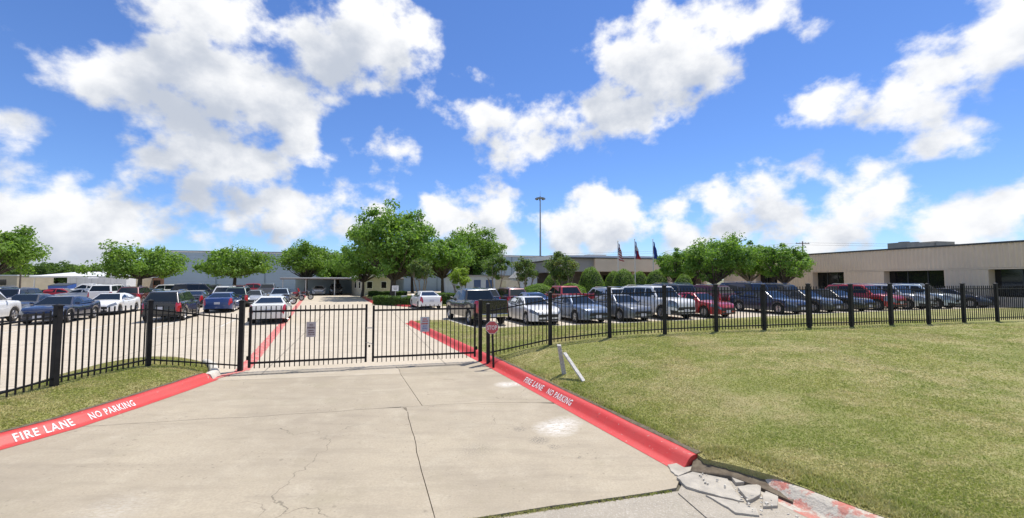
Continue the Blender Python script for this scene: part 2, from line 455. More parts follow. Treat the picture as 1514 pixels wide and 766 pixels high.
# lower lot wedge left of the strip of grass
lw = [(-60, -9), (-11.5, 3.4), (-9.0, 5.6), (-10.15, 8.2), (-10.8, 9.7), (-10.6, 12.6), to_w(-7.5, 12.0)[:2], to_w(-130, 12.0)]
lot2 = MB().prism(lw, -.2, lambda x, y: .117).build('lot_edge', M_LOT)
tag(lot2, 'pale concrete at the side of the parking lot', 'pavement', kind='structure')

# ------------------------------------------------------------------ driveway slabs
KERB_R = [(2.27, 5.62), (1.02, 8.33), (-1.08, 12.8), (-3.4, 17.85), (-5.70, 22.9)]
KERB_L = [(-8.6, 3.9), (-7.95, 5.0), (-7.52, 6.05), (-7.28, 6.95), (-7.2, 8.07), (-7.17, 9.2), (-7.18, 10.1)]
drv_poly = [(-8.6, 3.9), (-7.95, 5.0), (-7.52, 6.05), (-7.28, 6.95), (-7.2, 8.07), (-7.17, 9.2), (-7.2, 10.1), (-9.1, 11.3), to_w(-5.9, 12.2), to_w(2.4, 12.2), (-.5, 11.56), (1.02, 8.33), (2.27, 5.62), (1.98, 5.05), to_w(2.8, 4.425), to_w(-8.3, 4.425)]
base = MB().prism(drv_poly, -.2, lambda x, y: float(z_drive(x, y)) - .03).build('driveway', M_JOINT)
tag(base, 'wide concrete driveway leading up to the black gates', 'driveway', kind='structure')


def jag(a, b, step=.35, amp=.0, seed=0):
    r = random.Random(seed); a, b = Vector(a), Vector(b); n = max(2, int((b - a).length / step)); nrm = Vector((-(b - a).y, (b - a).x)).normalized()
    w = 0; out = [tuple(a)]
    for k in range(1, n):
        w = w * .6 + r.uniform(-amp, amp); out.append(tuple(a.lerp(b, k / n) + nrm * w))
    return out + [tuple(b)]


# joints: A = cracked joint across, B = joint along, C = edge of the paler apron, S = street joint
A = jag((-7.27, 7.02), (-.55, 8.42), .4, .035, 3); A2 = jag((-.55, 8.42), (.98, 8.42), .4, .01, 4)
Bq = jag((-1.45, 6.25), (-.9, 4.72), .3, .012, 5)[::-1]      # from street up
Bq = jag(to_w(.35, 4.45), (-2.02, 8.10), .3, .012, 5)
tA = min(range(len(A)), key=lambda i: (Vector(A[i]) - Vector(Bq[-1])).length)
C1 = jag((-7.15, 9.95), (-2.85, 10.75), .5, .012, 8)
C2 = [(-2.85, 10.75), (-.32, 11.12)]
Cm = jag((-2.85, 10.75), (-3.14, 11.62), .4, .01, 9)
Gl = to_w(-4.3, 12.2); Gm = (-3.14 - .12, 11.85); Gm = to_w(-.25, 12.2); Gr = to_w(2.32, 12.2)
S0 = to_w(.35, 4.45); S1 = jag(to_w(-8.2, 4.45), S0, .5, .01, 12); S2 = jag(S0, (1.98, 5.13), .3, .012, 13)


def shrink(poly, d):
    P = [Vector(p[:2]) for p in poly]; n = len(P)
    ar = sum(P[i].x * P[(i + 1) % n].y - P[(i + 1) % n].x * P[i].y for i in range(n)); sg = 1 if ar > 0 else -1
    out = []
    for i in range(n):
        t = (P[(i + 1) % n] - P[i - 1])
        if t.length < 1e-6: out.append(P[i]); continue
        nn = Vector((-t.y, t.x)).normalized() * sg; out.append(P[i] + nn * d)
    return [tuple(p) for p in out]


slabs = [
    (S1 + Bq[1:] + A[:tA][::-1] + [(-7.27, 7.02), (-7.52, 6.05), (-7.95, 5.0), (-8.6, 3.9)], M_DRIVE, .0055),
    (S2 + [(2.27, 5.62), (1.02, 8.33)] + A2[:-1][::-1] + A[tA:-1][::-1] + Bq[1:-1][::-1], M_DRIVE, .0055),
    (A[:tA + 2] + [(-2.85, 10.75)] + C1[::-1][1:] + [(-7.17, 9.2), (-7.2, 8.07)], M_DRIVE, .006),
    (A[tA + 1:] + A2[1:] + [(-.32, 11.12)] + [(-2.85, 10.75)], M_DRIVE, .006),
    (C1 + Cm[1:-1] + [Gm, Gl, to_w(-5.8, 12.2), (-9.0, 11.25), (-7.2, 10.1)], M_APRON, .006),
    (C2 + [Gr, Gm] + Cm[1:-1][::-1], M_DRIVE, .006),
]
for poly, m_, gap in slabs:
    P = shrink(poly, gap)
    MB().prism(P, -.15, lambda x, y: float(z_drive(x, y))).build('slab', m_, base)

# lawns ---------------------------------------------------------------
def off(pl, d):
    """polyline moved to its right by d"""
    P = [Vector(p) for p in pl]; out = []
    for i in range(len(P)):
        t = P[min(i + 1, len(P) - 1)] - P[max(i - 1, 0)]; n = Vector((t.y, -t.x)).normalized(); out.append(tuple(P[i] + n * d))
    return out


LOT_CORNER = (-1.62, 19.85); ISL = (-3.5, 23.75)
e20 = lambda a: to_w(a, to_r(*LOT_CORNER)[1] + (a - to_r(*LOT_CORNER)[0]) * .012)
LOT_EDGE = [ISL, LOT_CORNER, e20(12), e20(20), e20(30), e20(42)]
lawn_poly = resample(off(KERB_R, .25), .4) + [(-5.35, 23.5)] + resample([(-4.6, 23.75)] + [(-3.62, 23.62)] + [(LOT_CORNER[0] - .1, LOT_CORNER[1] - .05)] + [e20(a) for a in (8, 12, 16, 20, 25, 30, 36, 42)], .8) \
    + [to_w(70, 20.3), to_w(70, -2), to_w(20, 1.2), (6.4, 2.3), (4.7, 3.15), (3.8, 4.05), (3.36, 4.72), (3.13, 5.10), (2.80, 5.40), (2.52, 5.60)]
pts = []
for a in np.arange(-2, 70, .9 if False else .5):
    for b in np.arange(-2, 24, .5):
        if a > 22 and (int(a * 2) % 4 or int(b * 2) % 2): continue
        pts.append(to_w(a + random.uniform(-.1, .1), b + random.uniform(-.1, .1)))
lawn = hf('lawn', lawn_poly, z_lawn, M_LAWN, pts)
tag(lawn, 'mown lawn sloping up from the driveway to the fence', 'lawn', kind='structure')

LEFT_LOT_EDGE = [(-9.0, 5.6), (-9.6, 7.0), (-10.15, 8.2), (-10.75, 9.6), (-11.0, 10.9), (-10.75, 11.75), (-10.1, 12.2), (-9.3, 12.2), (-8.5, 11.75), (-7.95, 11.0), (-7.6, 10.4)]
KL_IN = off(KERB_L, -.25)
left_poly = [(-9.6, 4.3)] + LEFT_LOT_EDGE[:] + resample(KL_IN[::-1], .4)[0:]


def dpl(pl, x, y):
    d = np.full(len(x), 1e9)
    for i in range(len(pl) - 1):
        ax, ay = pl[i]; bx, by = pl[i + 1]; L2 = (bx - ax) ** 2 + (by - ay) ** 2
        t = np.clip(((x - ax) * (bx - ax) + (y - ay) * (by - ay)) / L2, 0, 1)
        d = np.minimum(d, np.hypot(x - ax - t * (bx - ax), y - ay - t * (by - ay)))
    return d


def z_left(x, y):
    x = np.atleast_1d(np.asarray(x, float)); y = np.atleast_1d(np.asarray(y, float))
    dl = dpl(LEFT_LOT_EDGE, x, y); dk = dpl(KL_IN, x, y)
    return np.minimum(.125 + .33 * (1 - np.exp(-dl / .45)), z_drive(x, y) + .142 + .27 * (1 - np.exp(-dk / .7)))


pts = [(x + random.uniform(-.05, .05), y + random.uniform(-.05, .05)) for x in np.arange(-11.2, -7, .25) for y in np.arange(3.5, 12.4, .25)]
lawn2 = hf('grass_strip', left_poly, z_left, M_LAWN, pts)
tag(lawn2, 'narrow grass strip under the fence left of the driveway', 'grass strip', kind='structure')

# kerbs ---------------------------------------------------------------
PROF = [(-.15, .004), (-.02, .007), (.02, .03), (.08, .10), (.12, .132), (.17, .148), (.25, .150), (.28, .12), (.285, -.1)]


def kerb_mesh(name, pl, side, zf, prof=PROF, step=.35, cap=True):
    P = resample(pl, step); n = len(P); k = len(prof); mb = MB(); vs = []
    for i in range(n):
        t = Vector(P[min(i + 1, n - 1)]) - Vector(P[max(i - 1, 0)]); nn = Vector((t.y, -t.x)).normalized() * side
        for (o, z) in prof:
            q = Vector(P[i]) + nn * o; vs.append((q.x, q.y, float(zf(P[i][0], P[i][1])) + z))
    fs = [(i * k + j, i * k + j + 1, (i + 1) * k + j + 1, (i + 1) * k + j) for i in range(n - 1) for j in range(k - 1)]
    if cap: fs += [tuple(range(k)), tuple((n - 1) * k + j for j in range(k))]
    mb.add(vs, fs); return mb.mesh(name, smooth=50)


def kerb_surface(pl, side, zf, s, t, lift=.004):
    """point on the kerb: s along the foot, t up the profile from the foot"""
    P = [Vector(p) for p in pl]; acc = 0
    for i in range(len(P) - 1):
        L_ = (P[i + 1] - P[i]).length
        if s <= acc + L_ or i == len(P) - 2:
            d = (P[i + 1] - P[i]).normalized(); p = P[i] + d * (s - acc); break
        acc += L_
    nn = Vector((d.y, -d.x)) * side; a = 0; pr = PROF[1:]
    for i in range(len(pr) - 1):
        l_ = math.hypot(pr[i + 1][0] - pr[i][0], pr[i + 1][1] - pr[i][1])
        if t <= a + l_ or i == len(pr) - 2:
            f = (t - a) / l_; o = pr[i][0] + f * (pr[i + 1][0] - pr[i][0]); z = pr[i][1] + f * (pr[i + 1][1] - pr[i][1])
            no, nz = -(pr[i + 1][1] - pr[i][1]) / l_, (pr[i + 1][0] - pr[i][0]) / l_; break
        a += l_
    q = p + nn * (o + no * lift); return (q.x, q.y, float(zf(p.x, p.y)) + z + nz * lift)


def text_mesh(txt, spacing=1.0, res=2):
    cu = bpy.data.curves.new('lettering', 'FONT'); cu.body = txt; cu.size = 1.0; cu.resolution_u = res; cu.space_character = spacing
    cu.align_x = 'LEFT'; cu.offset = .018; o = bpy.data.objects.new('lettering', cu); col.objects.link(o)
    dg = bpy.context.evaluated_depsgraph_get(); me = bpy.data.meshes.new_from_object(o.evaluated_get(dg))
    bpy.data.objects.remove(o); bpy.data.curves.remove(cu)
    v = np.array([p.co[:] for p in me.vertices]); v -= v.min(0); v /= np.array([v[:, 0].max(), v[:, 1].max(), 1])
    return v, [tuple(p.vertices) for p in me.polygons], me


def poly_len(pl): return sum((Vector(pl[i + 1]) - Vector(pl[i])).length for i in range(len(pl) - 1))
def s_at_y(pl, y):
    acc = 0
    for i in range(len(pl) - 1):
        a, b = Vector(pl[i]), Vector(pl[i + 1])
        if min(a.y, b.y) <= y <= max(a.y, b.y): return acc + (b - a).length * (y - a.y) / (b.y - a.y)
        acc += (b - a).length
    return acc


def kerb_text(parent, pl, side, txt, y0, y1, h=.135, t0=.028):
    v, f, me = text_mesh(txt, 1.12); s0_, s1_ = s_at_y(pl, y0), s_at_y(pl, y1)
    # slice long faces so the letters follow the kerb
    bm = bmesh.new(); bm.from_mesh(me)
    for i, p in enumerate(bm.verts): p.co = v[i]
    for cut in np.arange(.1, 1, .15):
        bmesh.ops.bisect_plane(bm, geom=bm.verts[:] + bm.edges[:] + bm.faces[:], plane_co=(0, cut, 0), plane_no=(0, 1, 0))
    for p in bm.verts:
        p.co = kerb_surface(pl, side, lambda x, y: z_drive(x, y), s0_ + (s1_ - s0_) * p.co.x, t0 + p.co.y * h)
    m2 = bpy.data.meshes.new('lettering'); bm.to_mesh(m2); bm.free()
    link('lettering', m2, M_WPAINT, parent)


def dirt_line(pl, side_, label):
    P = resample(pl, .3); vs = []; n = len(P); r_ = random.Random(len(P))
    for i in range(n):
        t = Vector(P[min(i + 1, n - 1)]) - Vector(P[max(i - 1, 0)]); nn = Vector((t.y, -t.x)).normalized() * side_; z_ = float(z_drive(*P[i]))
        w_ = r_.uniform(.05, .13)
        for (o_, h_) in ((.235, .1545), (.275, .160), (.275 + w_, .152)):
            q = Vector(P[i]) + nn * (o_ + r_.uniform(-.012, .012)); vs.append((q.x, q.y, z_ + h_ + (.006 if o_ > .27 else 0)))
    o = MB().add(vs, [(3 * i + j, 3 * i + j + 1, 3 * i + j + 4, 3 * i + j + 3) for i in range(n - 1) for j in (0, 1)]).build('soil_edge', M_SOIL); tag(o, label, 'soil', kind='structure')


dirt_line(KERB_R[:3], 1, 'thin edge of bare soil between the long red kerb and the lawn')
dirt_line(KERB_L, -1, 'thin edge of bare soil between the left red kerb and the grass strip')
kr = link('red_kerb', kerb_mesh('red_kerb', KERB_R, 1, z_drive), M_RED)
tag(kr, 'long red fire lane kerb between the driveway and the wide lawn', 'kerb', kind='structure')
kerb_text(kr, KERB_R, 1, 'FIRE LANE', 9.94, 9.16); kerb_text(kr, KERB_R, 1, 'NO PARKING', 8.98, 8.14)
kl = link('red_kerb', kerb_mesh('red_kerb', KERB_L, -1, z_drive), M_RED)
tag(kl, 'red fire lane kerb along the narrow grass strip', 'kerb', kind='structure')
kerb_text(kl, KERB_L, -1, 'FIRE LANE', 6.36, 7.06, .15, .02); kerb_text(kl, KERB_L, -1, 'NO PARKING', 7.31, 8.10, .14, .02)
kn = link('pale_kerb', kerb_mesh('pale_kerb', [(-7.2, 10.12), (-7.32, 10.55), (-7.66, 11.0), (-8.05, 11.5), (-8.6, 12.0)], -1, z_drive, [(-.02, .004), (.0, .04), (.03, .11), (.07, .135), (.16, .14), (.2, .1), (.2, -.1)]), M_WHITEC)
tag(kn, 'unpainted pale kerb nose rounding the end of the grass strip', 'kerb', kind='structure')
LP = [(-.03, .0), (.0, .09), (.03, .10), (.15, .10), (.16, .05)]
kw = link('pale_kerb', kerb_mesh('pale_kerb', LOT_EDGE, 1, lambda x, y: z_lot(x, y), LP), M_WHITEC)
tag(kw, 'low pale kerb between the parking bays and the lawn', 'kerb', kind='structure')
# kerb of the street at the broken corner
KS = [(2.98, 5.2), (3.13, 4.78), (3.52, 4.02), (4.45, 3.05), (6.2, 2.1), to_w(20, .8), to_w(60, .2)]
nk = NT('chipped_red_and_bare_concrete', .85)
c = nk.mix(nk.rng(nk.noise(5, 5, .65), .5, .56), (.50, .455, .38), (.52, .16, .12)); c = nk.mix(nk.rng(nk.noise(20, 4, .6), .4, .7, 0, .5), c, (.36, .32, .26)); nk.color(c)
nk.bump(nk.noise(25, 4), .5, .03)
ks = link('street_kerb', kerb_mesh('street_kerb', KS, -1, lambda x, y: 0.0), nk.m)
tag(ks, 'chipped street kerb with traces of red paint beside the lawn', 'kerb', kind='structure')


def gpix(px, py, z):
    d = pix_dir(px, py); t = (z - CAM_Z) / d.z; return (d.x * t, d.y * t)
def hit(px, py, zf):
    z = 0.2
    for _ in range(12):
        x, y = gpix(px, py, z); z = float(np.atleast_1d(zf(x, y))[0])
    return Vector((x, y, z))


# broken pieces of the old gutter
bp = MB().prism([(1.95, 5.02), (2.3, 5.55), (2.62, 5.72), (2.9, 5.42), (3.12, 4.8), (3.3, 4.2), (2.7, 3.6), (2.2, 3.7)], -.2, .002).build('broken_gutter', M_STREET)
tag(bp, 'cracked pale concrete gutter pieces at the end of the red kerb', 'pavement', kind='structure')
SOILP = [(2.30, 5.50), (2.50, 5.80), (2.85, 5.62), (3.15, 5.32), (3.30, 4.95), (3.12, 4.75), (2.95, 5.05), (2.72, 5.32)]
soil = hf('bare_soil', SOILP, lambda x, y: .03 + .115 * sm((x * .6 + y * .8 - 5.72) / .55) + .012 * np.sin(x * 31) * np.sin(y * 27), M_SOIL, [(x + random.uniform(-.02, .02), y + random.uniform(-.02, .02)) for x in np.arange(2.3, 3.3, .06) for y in np.arange(4.7, 5.8, .06)])
tag(soil, 'bare brown soil between the broken gutter and the lawn', 'soil', kind='structure')
zs = 5.047
pieces = [
    ([(205, 432), (420, 352), (548, 372), (600, 462), (705, 600), (590, 578), (420, 538), (275, 498)], .035),
    ([(455, 262), (500, 232), (572, 238), (660, 300), (700, 342), (570, 346), (465, 310)], .075),
    ([(585, 372), (705, 352), (850, 420), (800, 456), (640, 466)], .05),
    ([(655, 505), (690, 495), (830, 482), (828, 560), (738, 598)], .045),
    ([(282, 190), (335, 205), (405, 272), (335, 288), (290, 262)], .09),
    ([(130, 335), (300, 315), (405, 342), (215, 418), (180, 400)], .028),
    ([(850, 430), (985, 392), (1000, 415), (870, 470)], .05),
    ([(420, 560), (700, 618), (800, 660), (820, 720), (640, 700), (560, 640)], .02),
    ([(840, 560), (900, 490), (960, 520), (960, 640), (850, 650)], .03),
]
rr = random.Random(4)
for poly, h in pieces:
    P = []
    n = len(poly)
    for i in range(n):
        a, b = Vector(poly[i]), Vector(poly[(i + 1) % n])
        for k in range(3):
            q = a.lerp(b, k / 3) + Vector((rr.uniform(-5, 5), rr.uniform(-4, 4))); P.append(gpix(960 + q.x / zs, 620 + q.y / zs, h))
    tx, ty = rr.uniform(-.03, .03), rr.uniform(-.03, .03); cx, cy = P[0]
    MB().prism(P, -.1, lambda x, y: h + tx * (x - cx) + ty * (y - cy)).build('slab_piece', M_OLD, bp, bevel=.006)

# painted lines of the lot ---------------------------------------------
def strip(name, pl, w, mat_, zf, lift, parent=None, step=2.0):
    P = resample(pl, step); vs = []; n = len(P)
    for i in range(n):
        t = Vector(P[min(i + 1, n - 1)]) - Vector(P[max(i - 1, 0)]); nn = Vector((t.y, -t.x)).normalized()
        for s_ in (-1, 1):
            q = Vector(P[i]) + nn * w / 2 * s_; vs.append((q.x, q.y, float(zf(q.x, q.y)) + lift))
    return MB().add(vs, [(2 * i, 2 * i + 1, 2 * i + 3, 2 * i + 2) for i in range(n - 1)]).build(name, mat_, parent)


fl = strip('fire_lane_line', [(-7.05, 10.98), (-7.85, 12.8), (-12.1, 22.0), (-36.3, 74)], .34, M_REDLINE, lambda x, y: max(z_drive(x, y), z_lot(x, y) if y > 12.4 else 0), .006)
tag(fl, 'faded red painted fire lane line running up the lot', 'painted line', kind='structure')
f2 = strip('fire_lane_line', [(-7.22, 10.12), (-7.05, 11.0)], .22, M_REDLINE, z_drive, .008)
tag(f2, 'short red painted line between kerb end and gate post', 'painted line', kind='structure')
HR = Vector((.36, -.933)).normalized()
for k in range(-1, 14):
    n0 = Vector((1.9, 21.5)) + Vector((CA, SA)) * (2.75 * k - 1.37)
    a = n0 + HR * .5; b = a - HR * 5.0
    o = strip('bay_line', [tuple(a), tuple(b)], .11, M_LINE, lambda x, y: z_lot(x, y), .005, lot)
for k in range(8):
    a = Vector((-12.2, 22.2)) + AX * 0 - Vector((AXN.x, AXN.y)) * (2.75 * k + 2.75)
    strip('bay_line', [tuple(a), tuple(a + AX * 5)], .11, M_LINE, lambda x, y: z_lot(x, y), .005, lot)

# ------------------------------------------------------------------ fences and gates
PICK = {}


def picket_mesh(h, w=.021):
    k = (round(h, 3), w)
    if k not in PICK:
        a = w / 2; vs = [(-a, -a, 0), (a, -a, 0), (a, a, 0), (-a, a, 0), (-a, -a, h - .012), (a, -a, h - .012), (a, a, h - .012), (-a, a, h - .012), (0, 0, h)]
        PICK[k] = MB().add(vs, [(0, 3, 2, 1), (0, 1, 5, 4), (1, 2, 6, 5), (2, 3, 7, 6), (3, 0, 4, 7), (4, 5, 8), (5, 6, 8), (6, 7, 8), (7, 4, 8)]).mesh('picket')
    return PICK[k]


def post_mesh(h, w=.095):
    mb = MB().box((0, 0, h / 2 - .15), (w, w, h + .3)); mb.box((0, 0, h + .012), (w + .024, w + .024, .022))
    a = w / 2 + .006; mb.add([(-a, -a, h + .023), (a, -a, h + .023), (a, a, h + .023), (-a, a, h + .023), (0, 0, h + .05)], [(0, 1, 4), (1, 2, 4), (2, 3, 4), (3, 0, 4)])
    return mb.mesh('post')


def fence(name, label, posts, zf, H=1.53, n=16, ends=(True, True)):
    z0 = float(np.atleast_1d(zf(*posts[0]))[0]); root = empty(name, (posts[0][0], posts[0][1], z0)); O = Vector(root.location)
    tag(root, label, 'fence'); pm = post_mesh(H, .095)
    pz = [float(np.atleast_1d(zf(*p))[0]) for p in posts]
    for i, p in enumerate(posts):
        if (i == 0 and not ends[0]) or (i == len(posts) - 1 and not ends[1]): continue
        a = Vector(posts[min(i + 1, len(posts) - 1)]) - Vector(posts[max(i - 1, 0)])
        link('post', pm, M_BLACKP, root, Vector((p[0], p[1], pz[i])) - O, (random.uniform(-.006, .006), random.uniform(-.006, .006), math.atan2(a.y, a.x)))
    for i in range(len(posts) - 1):
        a, b = Vector((*posts[i], pz[i])), Vector((*posts[i + 1], pz[i + 1])); d = b - a; ang = math.atan2(d.y, d.x); L_ = Vector((d.x, d.y)).length
        for hz in (.16, H - .19):
            p = (a + b) / 2 + Vector((0, 0, hz)) - O; rot = Matrix.Rotation(ang, 3, 'Z') @ Matrix.Rotation(-math.atan2(d.z, L_), 3, 'Y')
            MB().box(p, (L_ - .09, .034, .034), rot=rot).build('rail', M_BLACK, root)
        for k in range(1, n):
            p = a.lerp(b, k / n); link('picket', picket_mesh(H - .12), M_BLACK, root, p + Vector((0, 0, .06)) - O, (random.uniform(-.004, .004), random.uniform(-.004, .004), ang))
    return root


FR = [(-.68, 11.98)] + [((56 + 92.6 * k) * 12.4 / FPX, 12.4 * (1 + .0376 * k)) for k in range(0, 14)]
fence('iron_fence', 'long black iron picket fence crossing the wide lawn', FR, z_lawn)
FL = [(-7.09, 10.98), (-8.72, 10.08), (-8.86, 8.16), (-8.98, 6.24), (-9.08, 4.6)]
def z_fl(x, y):
    if abs(x + 7.09) < .01: return .10
    return z_left(x, y)
fence('iron_fence', 'short black iron picket fence standing in the narrow grass strip', FL, z_fl, 1.55, ends=(False, True))


def gate_post(name, p, z, h, label, w=.1):
    root = link(name, post_mesh(h, w), M_BLACKP, None, (p[0], p[1], z), (0, 0, R(14.5))); tag(root, label, 'post', 'gate posts'); return root


gate_post('gate_post', (-7.09, 10.98), .10, 1.83, 'black steel gate post standing on the red painted line', .11)
gate_post('gate_post', (-.93, 12.28), .26, 1.62, 'black steel gate post standing beside the stop sign', .1)


def gate_leaf(label, p0, p1, z0, z1, H, hinge):
    """p0 hinge side .. p1 meeting side"""
    a, b = Vector((*p0, z0)), Vector((*p1, z1)); d = b - a; L_ = d.length; ang = math.atan2(d.y, d.x)
    root = empty('gate_leaf', a, ang); tag(root, label, 'gate', 'gate leaves')
    sl = d.z / L_
    for x in (.03, L_ - .03): MB().box((x, 0, H / 2 + .02 + sl * x), (.055, .055, H - .06)).build('stile', M_BLACK, root)
    for hz in (.17, H - .14): MB().box((L_ / 2, 0, hz + sl * L_ / 2), (L_ - .11, .042, .05), rot=Matrix.Rotation(-sl, 3, 'Y')).build('rail', M_BLACK, root)
    n = 24
    for k in range(1, n):
        x = .03 + (L_ - .06) * k / n; link('picket', picket_mesh(H - .03), M_BLACK, root, (x, 0, .03 + sl * x))
    for hz in (.3, H - .35): MB().lathe([(.02, -.05), (.026, -.05), (.026, .05), (.02, .05)], 8, (-.02, 0, hz)).build('hinge', M_BLACK, root)
    return root, L_


GA = (-6.83, 10.88); GB = (-1.06, 12.29)
va = Vector(GB) - Vector(GA); m1 = Vector(GA) + va * .491; m2 = Vector(GA) + va * .513
g1, gL = gate_leaf('black iron gate leaf hung on the post over the red line', GA, tuple(m1), .17, .19, 1.64, 0)
g2, gL2 = gate_leaf('black iron gate leaf hung on the post by the stop sign', GB, tuple(m2), .20, .19, 1.60, 1)
# chain and padlock holding the leaves together
mp = (m1 + m2) / 2; ch = empty('chain', (mp.x, mp.y, .75), R(14.5)); tag(ch, 'short steel chain with padlock tying the two gate leaves', 'chain')
lk = MB()
for k in range(13):
    t = 2 * math.pi * k / 13; c_ = Vector((.10 * math.cos(t), .05 * math.sin(t), -.03 * math.cos(t)))
    lk.lathe([(.012, -.004), (.02, -.004), (.02, .004), (.012, .004), (.012, -.004)], 8, c_)
lk.build('chain_loop', M_STEEL, ch); MB().box((0, -.075, -.07), (.05, .02, .06)).build('padlock', M_BLACK, ch, bevel=.004)
for zz in (.42,): MB().box((0, -.03, zz), (.16, .012, .03)).build('latch_bar', M_STEEL, ch)


def sign_text(parent, txt, cx, cz, w, h, mat_, y=-.004):
    v, f, me = text_mesh(txt, 1.0); bpy.data.meshes.remove(me)
    MB().add([((p[0] - .5) * w + cx, y, (p[1] - .5) * h + cz) for p in v], f).build('lettering', mat_, parent)


M_SIGNW = mat('dull_white_sign', (.52, .47, .47), (.42, .37, .38), 9, .5)
M_SIGNG = mat('pale_grey_sign', (.48, .50, .53), (.40, .40, .45), 9, .5)
M_INK = mat('dark_sign_ink', (.12, .045, .05), rough=.6); M_INKR = mat('faded_red_ink', (.42, .07, .07), rough=.6); M_INKB = mat('faded_blue_ink', (.10, .11, .32), rough=.6)


def gate_sign(leaf, x, zc, w, h, label, board, lines, flip):
    M = leaf.matrix_basis @ Vector((x, 0, zc))
    ang = leaf.rotation_euler.z + (math.pi if flip else 0)
    off_ = Vector((math.sin(ang), -math.cos(ang), 0)) * .022
    root = link('gate_sign', MB().box((0, .003, 0), (w, .004, h)).mesh('gate_sign', bevel=0), board, None, M + off_, (0, 0, ang)); tag(root, label, 'sign', 'signs on the gates')
    for (t, z, ww, hh, mt) in lines:
        if t: sign_text(root, t, 0, z, ww, hh, mt)
        else:
            mb = MB(); r = random.Random(int(z * 1000) + 77); xx = -ww / 2
            while xx < ww / 2:
                l_ = r.uniform(.012, .035); mb.box((xx + l_ / 2, -.001, z), (l_, .004, hh * r.uniform(.7, 1))); xx += l_ + .008
            mb.build('small_print', mt, root)


bpy.context.view_layer.update()
gate_sign(g1, 1.49, 1.0, .235, .40, 'small sign reading NO PARKING hung on the gate leaf by the red line', M_SIGNW,
          [('NO', .125, .075, .052, M_INK), ('PARKING', .045, .19, .052, M_INK), (None, -.03, .12, .03, M_INK), (None, -.085, .13, .03, M_INK), (None, -.135, .12, .018, M_INK)], False)
gate_sign(g2, 1.47, 1.03, .25, .42, 'small pale sign with red and blue print on the gate leaf by the lawn', M_SIGNG,
          [(None, .15, .1, .04, M_INKR), (None, .09, .15, .035, M_INKR), (None, .02, .19, .05, M_INKR), (None, -.05, .1, .03, M_INKB), (None, -.11, .13, .035, M_INKB), (None, -.16, .12, .02, M_INKB)], True)

# stop sign on its own leaning post
sp = Vector((-.50, 11.45)); sz = float(z_lawn(sp.x, sp.y)); ss_ = empty('stop_sign', (sp.x, sp.y, sz), R(4)); tag(ss_, 'small faded red octagonal STOP sign on a dark leaning post', 'sign')
MB().tube([(0.0, 0, -.2), (-.045, 0, 1.12)], .03, 8).build('pole', M_BLACKP, ss_)
oc = [(.185 * math.cos(R(22.5 + 45 * k)), .185 * math.sin(R(22.5 + 45 * k))) for k in range(8)]
def octo(s, y0, y1): return MB().add([(p[0] * s - .045, y0, p[1] * s + .95) for p in oc] + [(p[0] * s - .045, y1, p[1] * s + .95) for p in oc], [tuple(range(8)), tuple(range(8, 16))[::-1]] + [(i, (i + 1) % 8, 8 + (i + 1) % 8, 8 + i) for i in range(8)])
bd = octo(1, -.036, -.032).build('board', mat('sign_white', (.66, .60, .60), rough=.5), ss_)
octo(.93, -.0385, -.0365).build('red_face', mat('stop_red', (.44, .055, .065), (.52, .12, .13), 12, .5), bd)
v, f, me = text_mesh('STOP', 1.0); MB().add([((p[0] - .5) * .27 - .045, -.042, (p[1] - .5) * .12 + .95) for p in v], f).build('lettering', mat('stop_white', (.74, .70, .70), rough=.5), bd)

# broken white post with a board leaning on it
M_WOOD = mat('weathered_white_wood', (.62, .60, .56), (.40, .38, .35), 16, .85, bump=.3, bscale=40); M_WOODG = mat('grey_split_wood', (.36, .34, .32), (.55, .52, .48), 22, .9, bump=.5, bscale=50)
q = hit(835, 552, z_lawn)
bpz = MB(); bpz.add([(-.05, -.045, -.1), (.05, -.045, -.1), (.05, .045, -.1), (-.05, .045, -.1), (-.17, -.045, .64), (-.085, -.04, .63), (-.08, .045, .655), (-.175, .045, .66)], [(0, 3, 2, 1), (4, 5, 6, 7), (0, 1, 5, 4), (1, 2, 6, 5), (2, 3, 7, 6), (3, 0, 4, 7)])
o = bpz.build('leaning_post', M_WOODG, None, bevel=.004, loc=q); tag(o, 'short weathered grey white stump of a post leaning in the lawn', 'post')
q2 = hit(863, 563.5, z_lawn); top = Vector((q.x - .02, q.y - .075, q.z + .49)); d = top - q2; ln = d.length
o = MB().box((0, 0, ln / 2 - .01), (.085, .032, ln)).build('leaning_board', M_WOOD, None, bevel=.003, loc=q2, rot=d.to_track_quat('Z', 'Y').to_euler()); tag(o, 'slim white board propped at a slant against the stump', 'board')

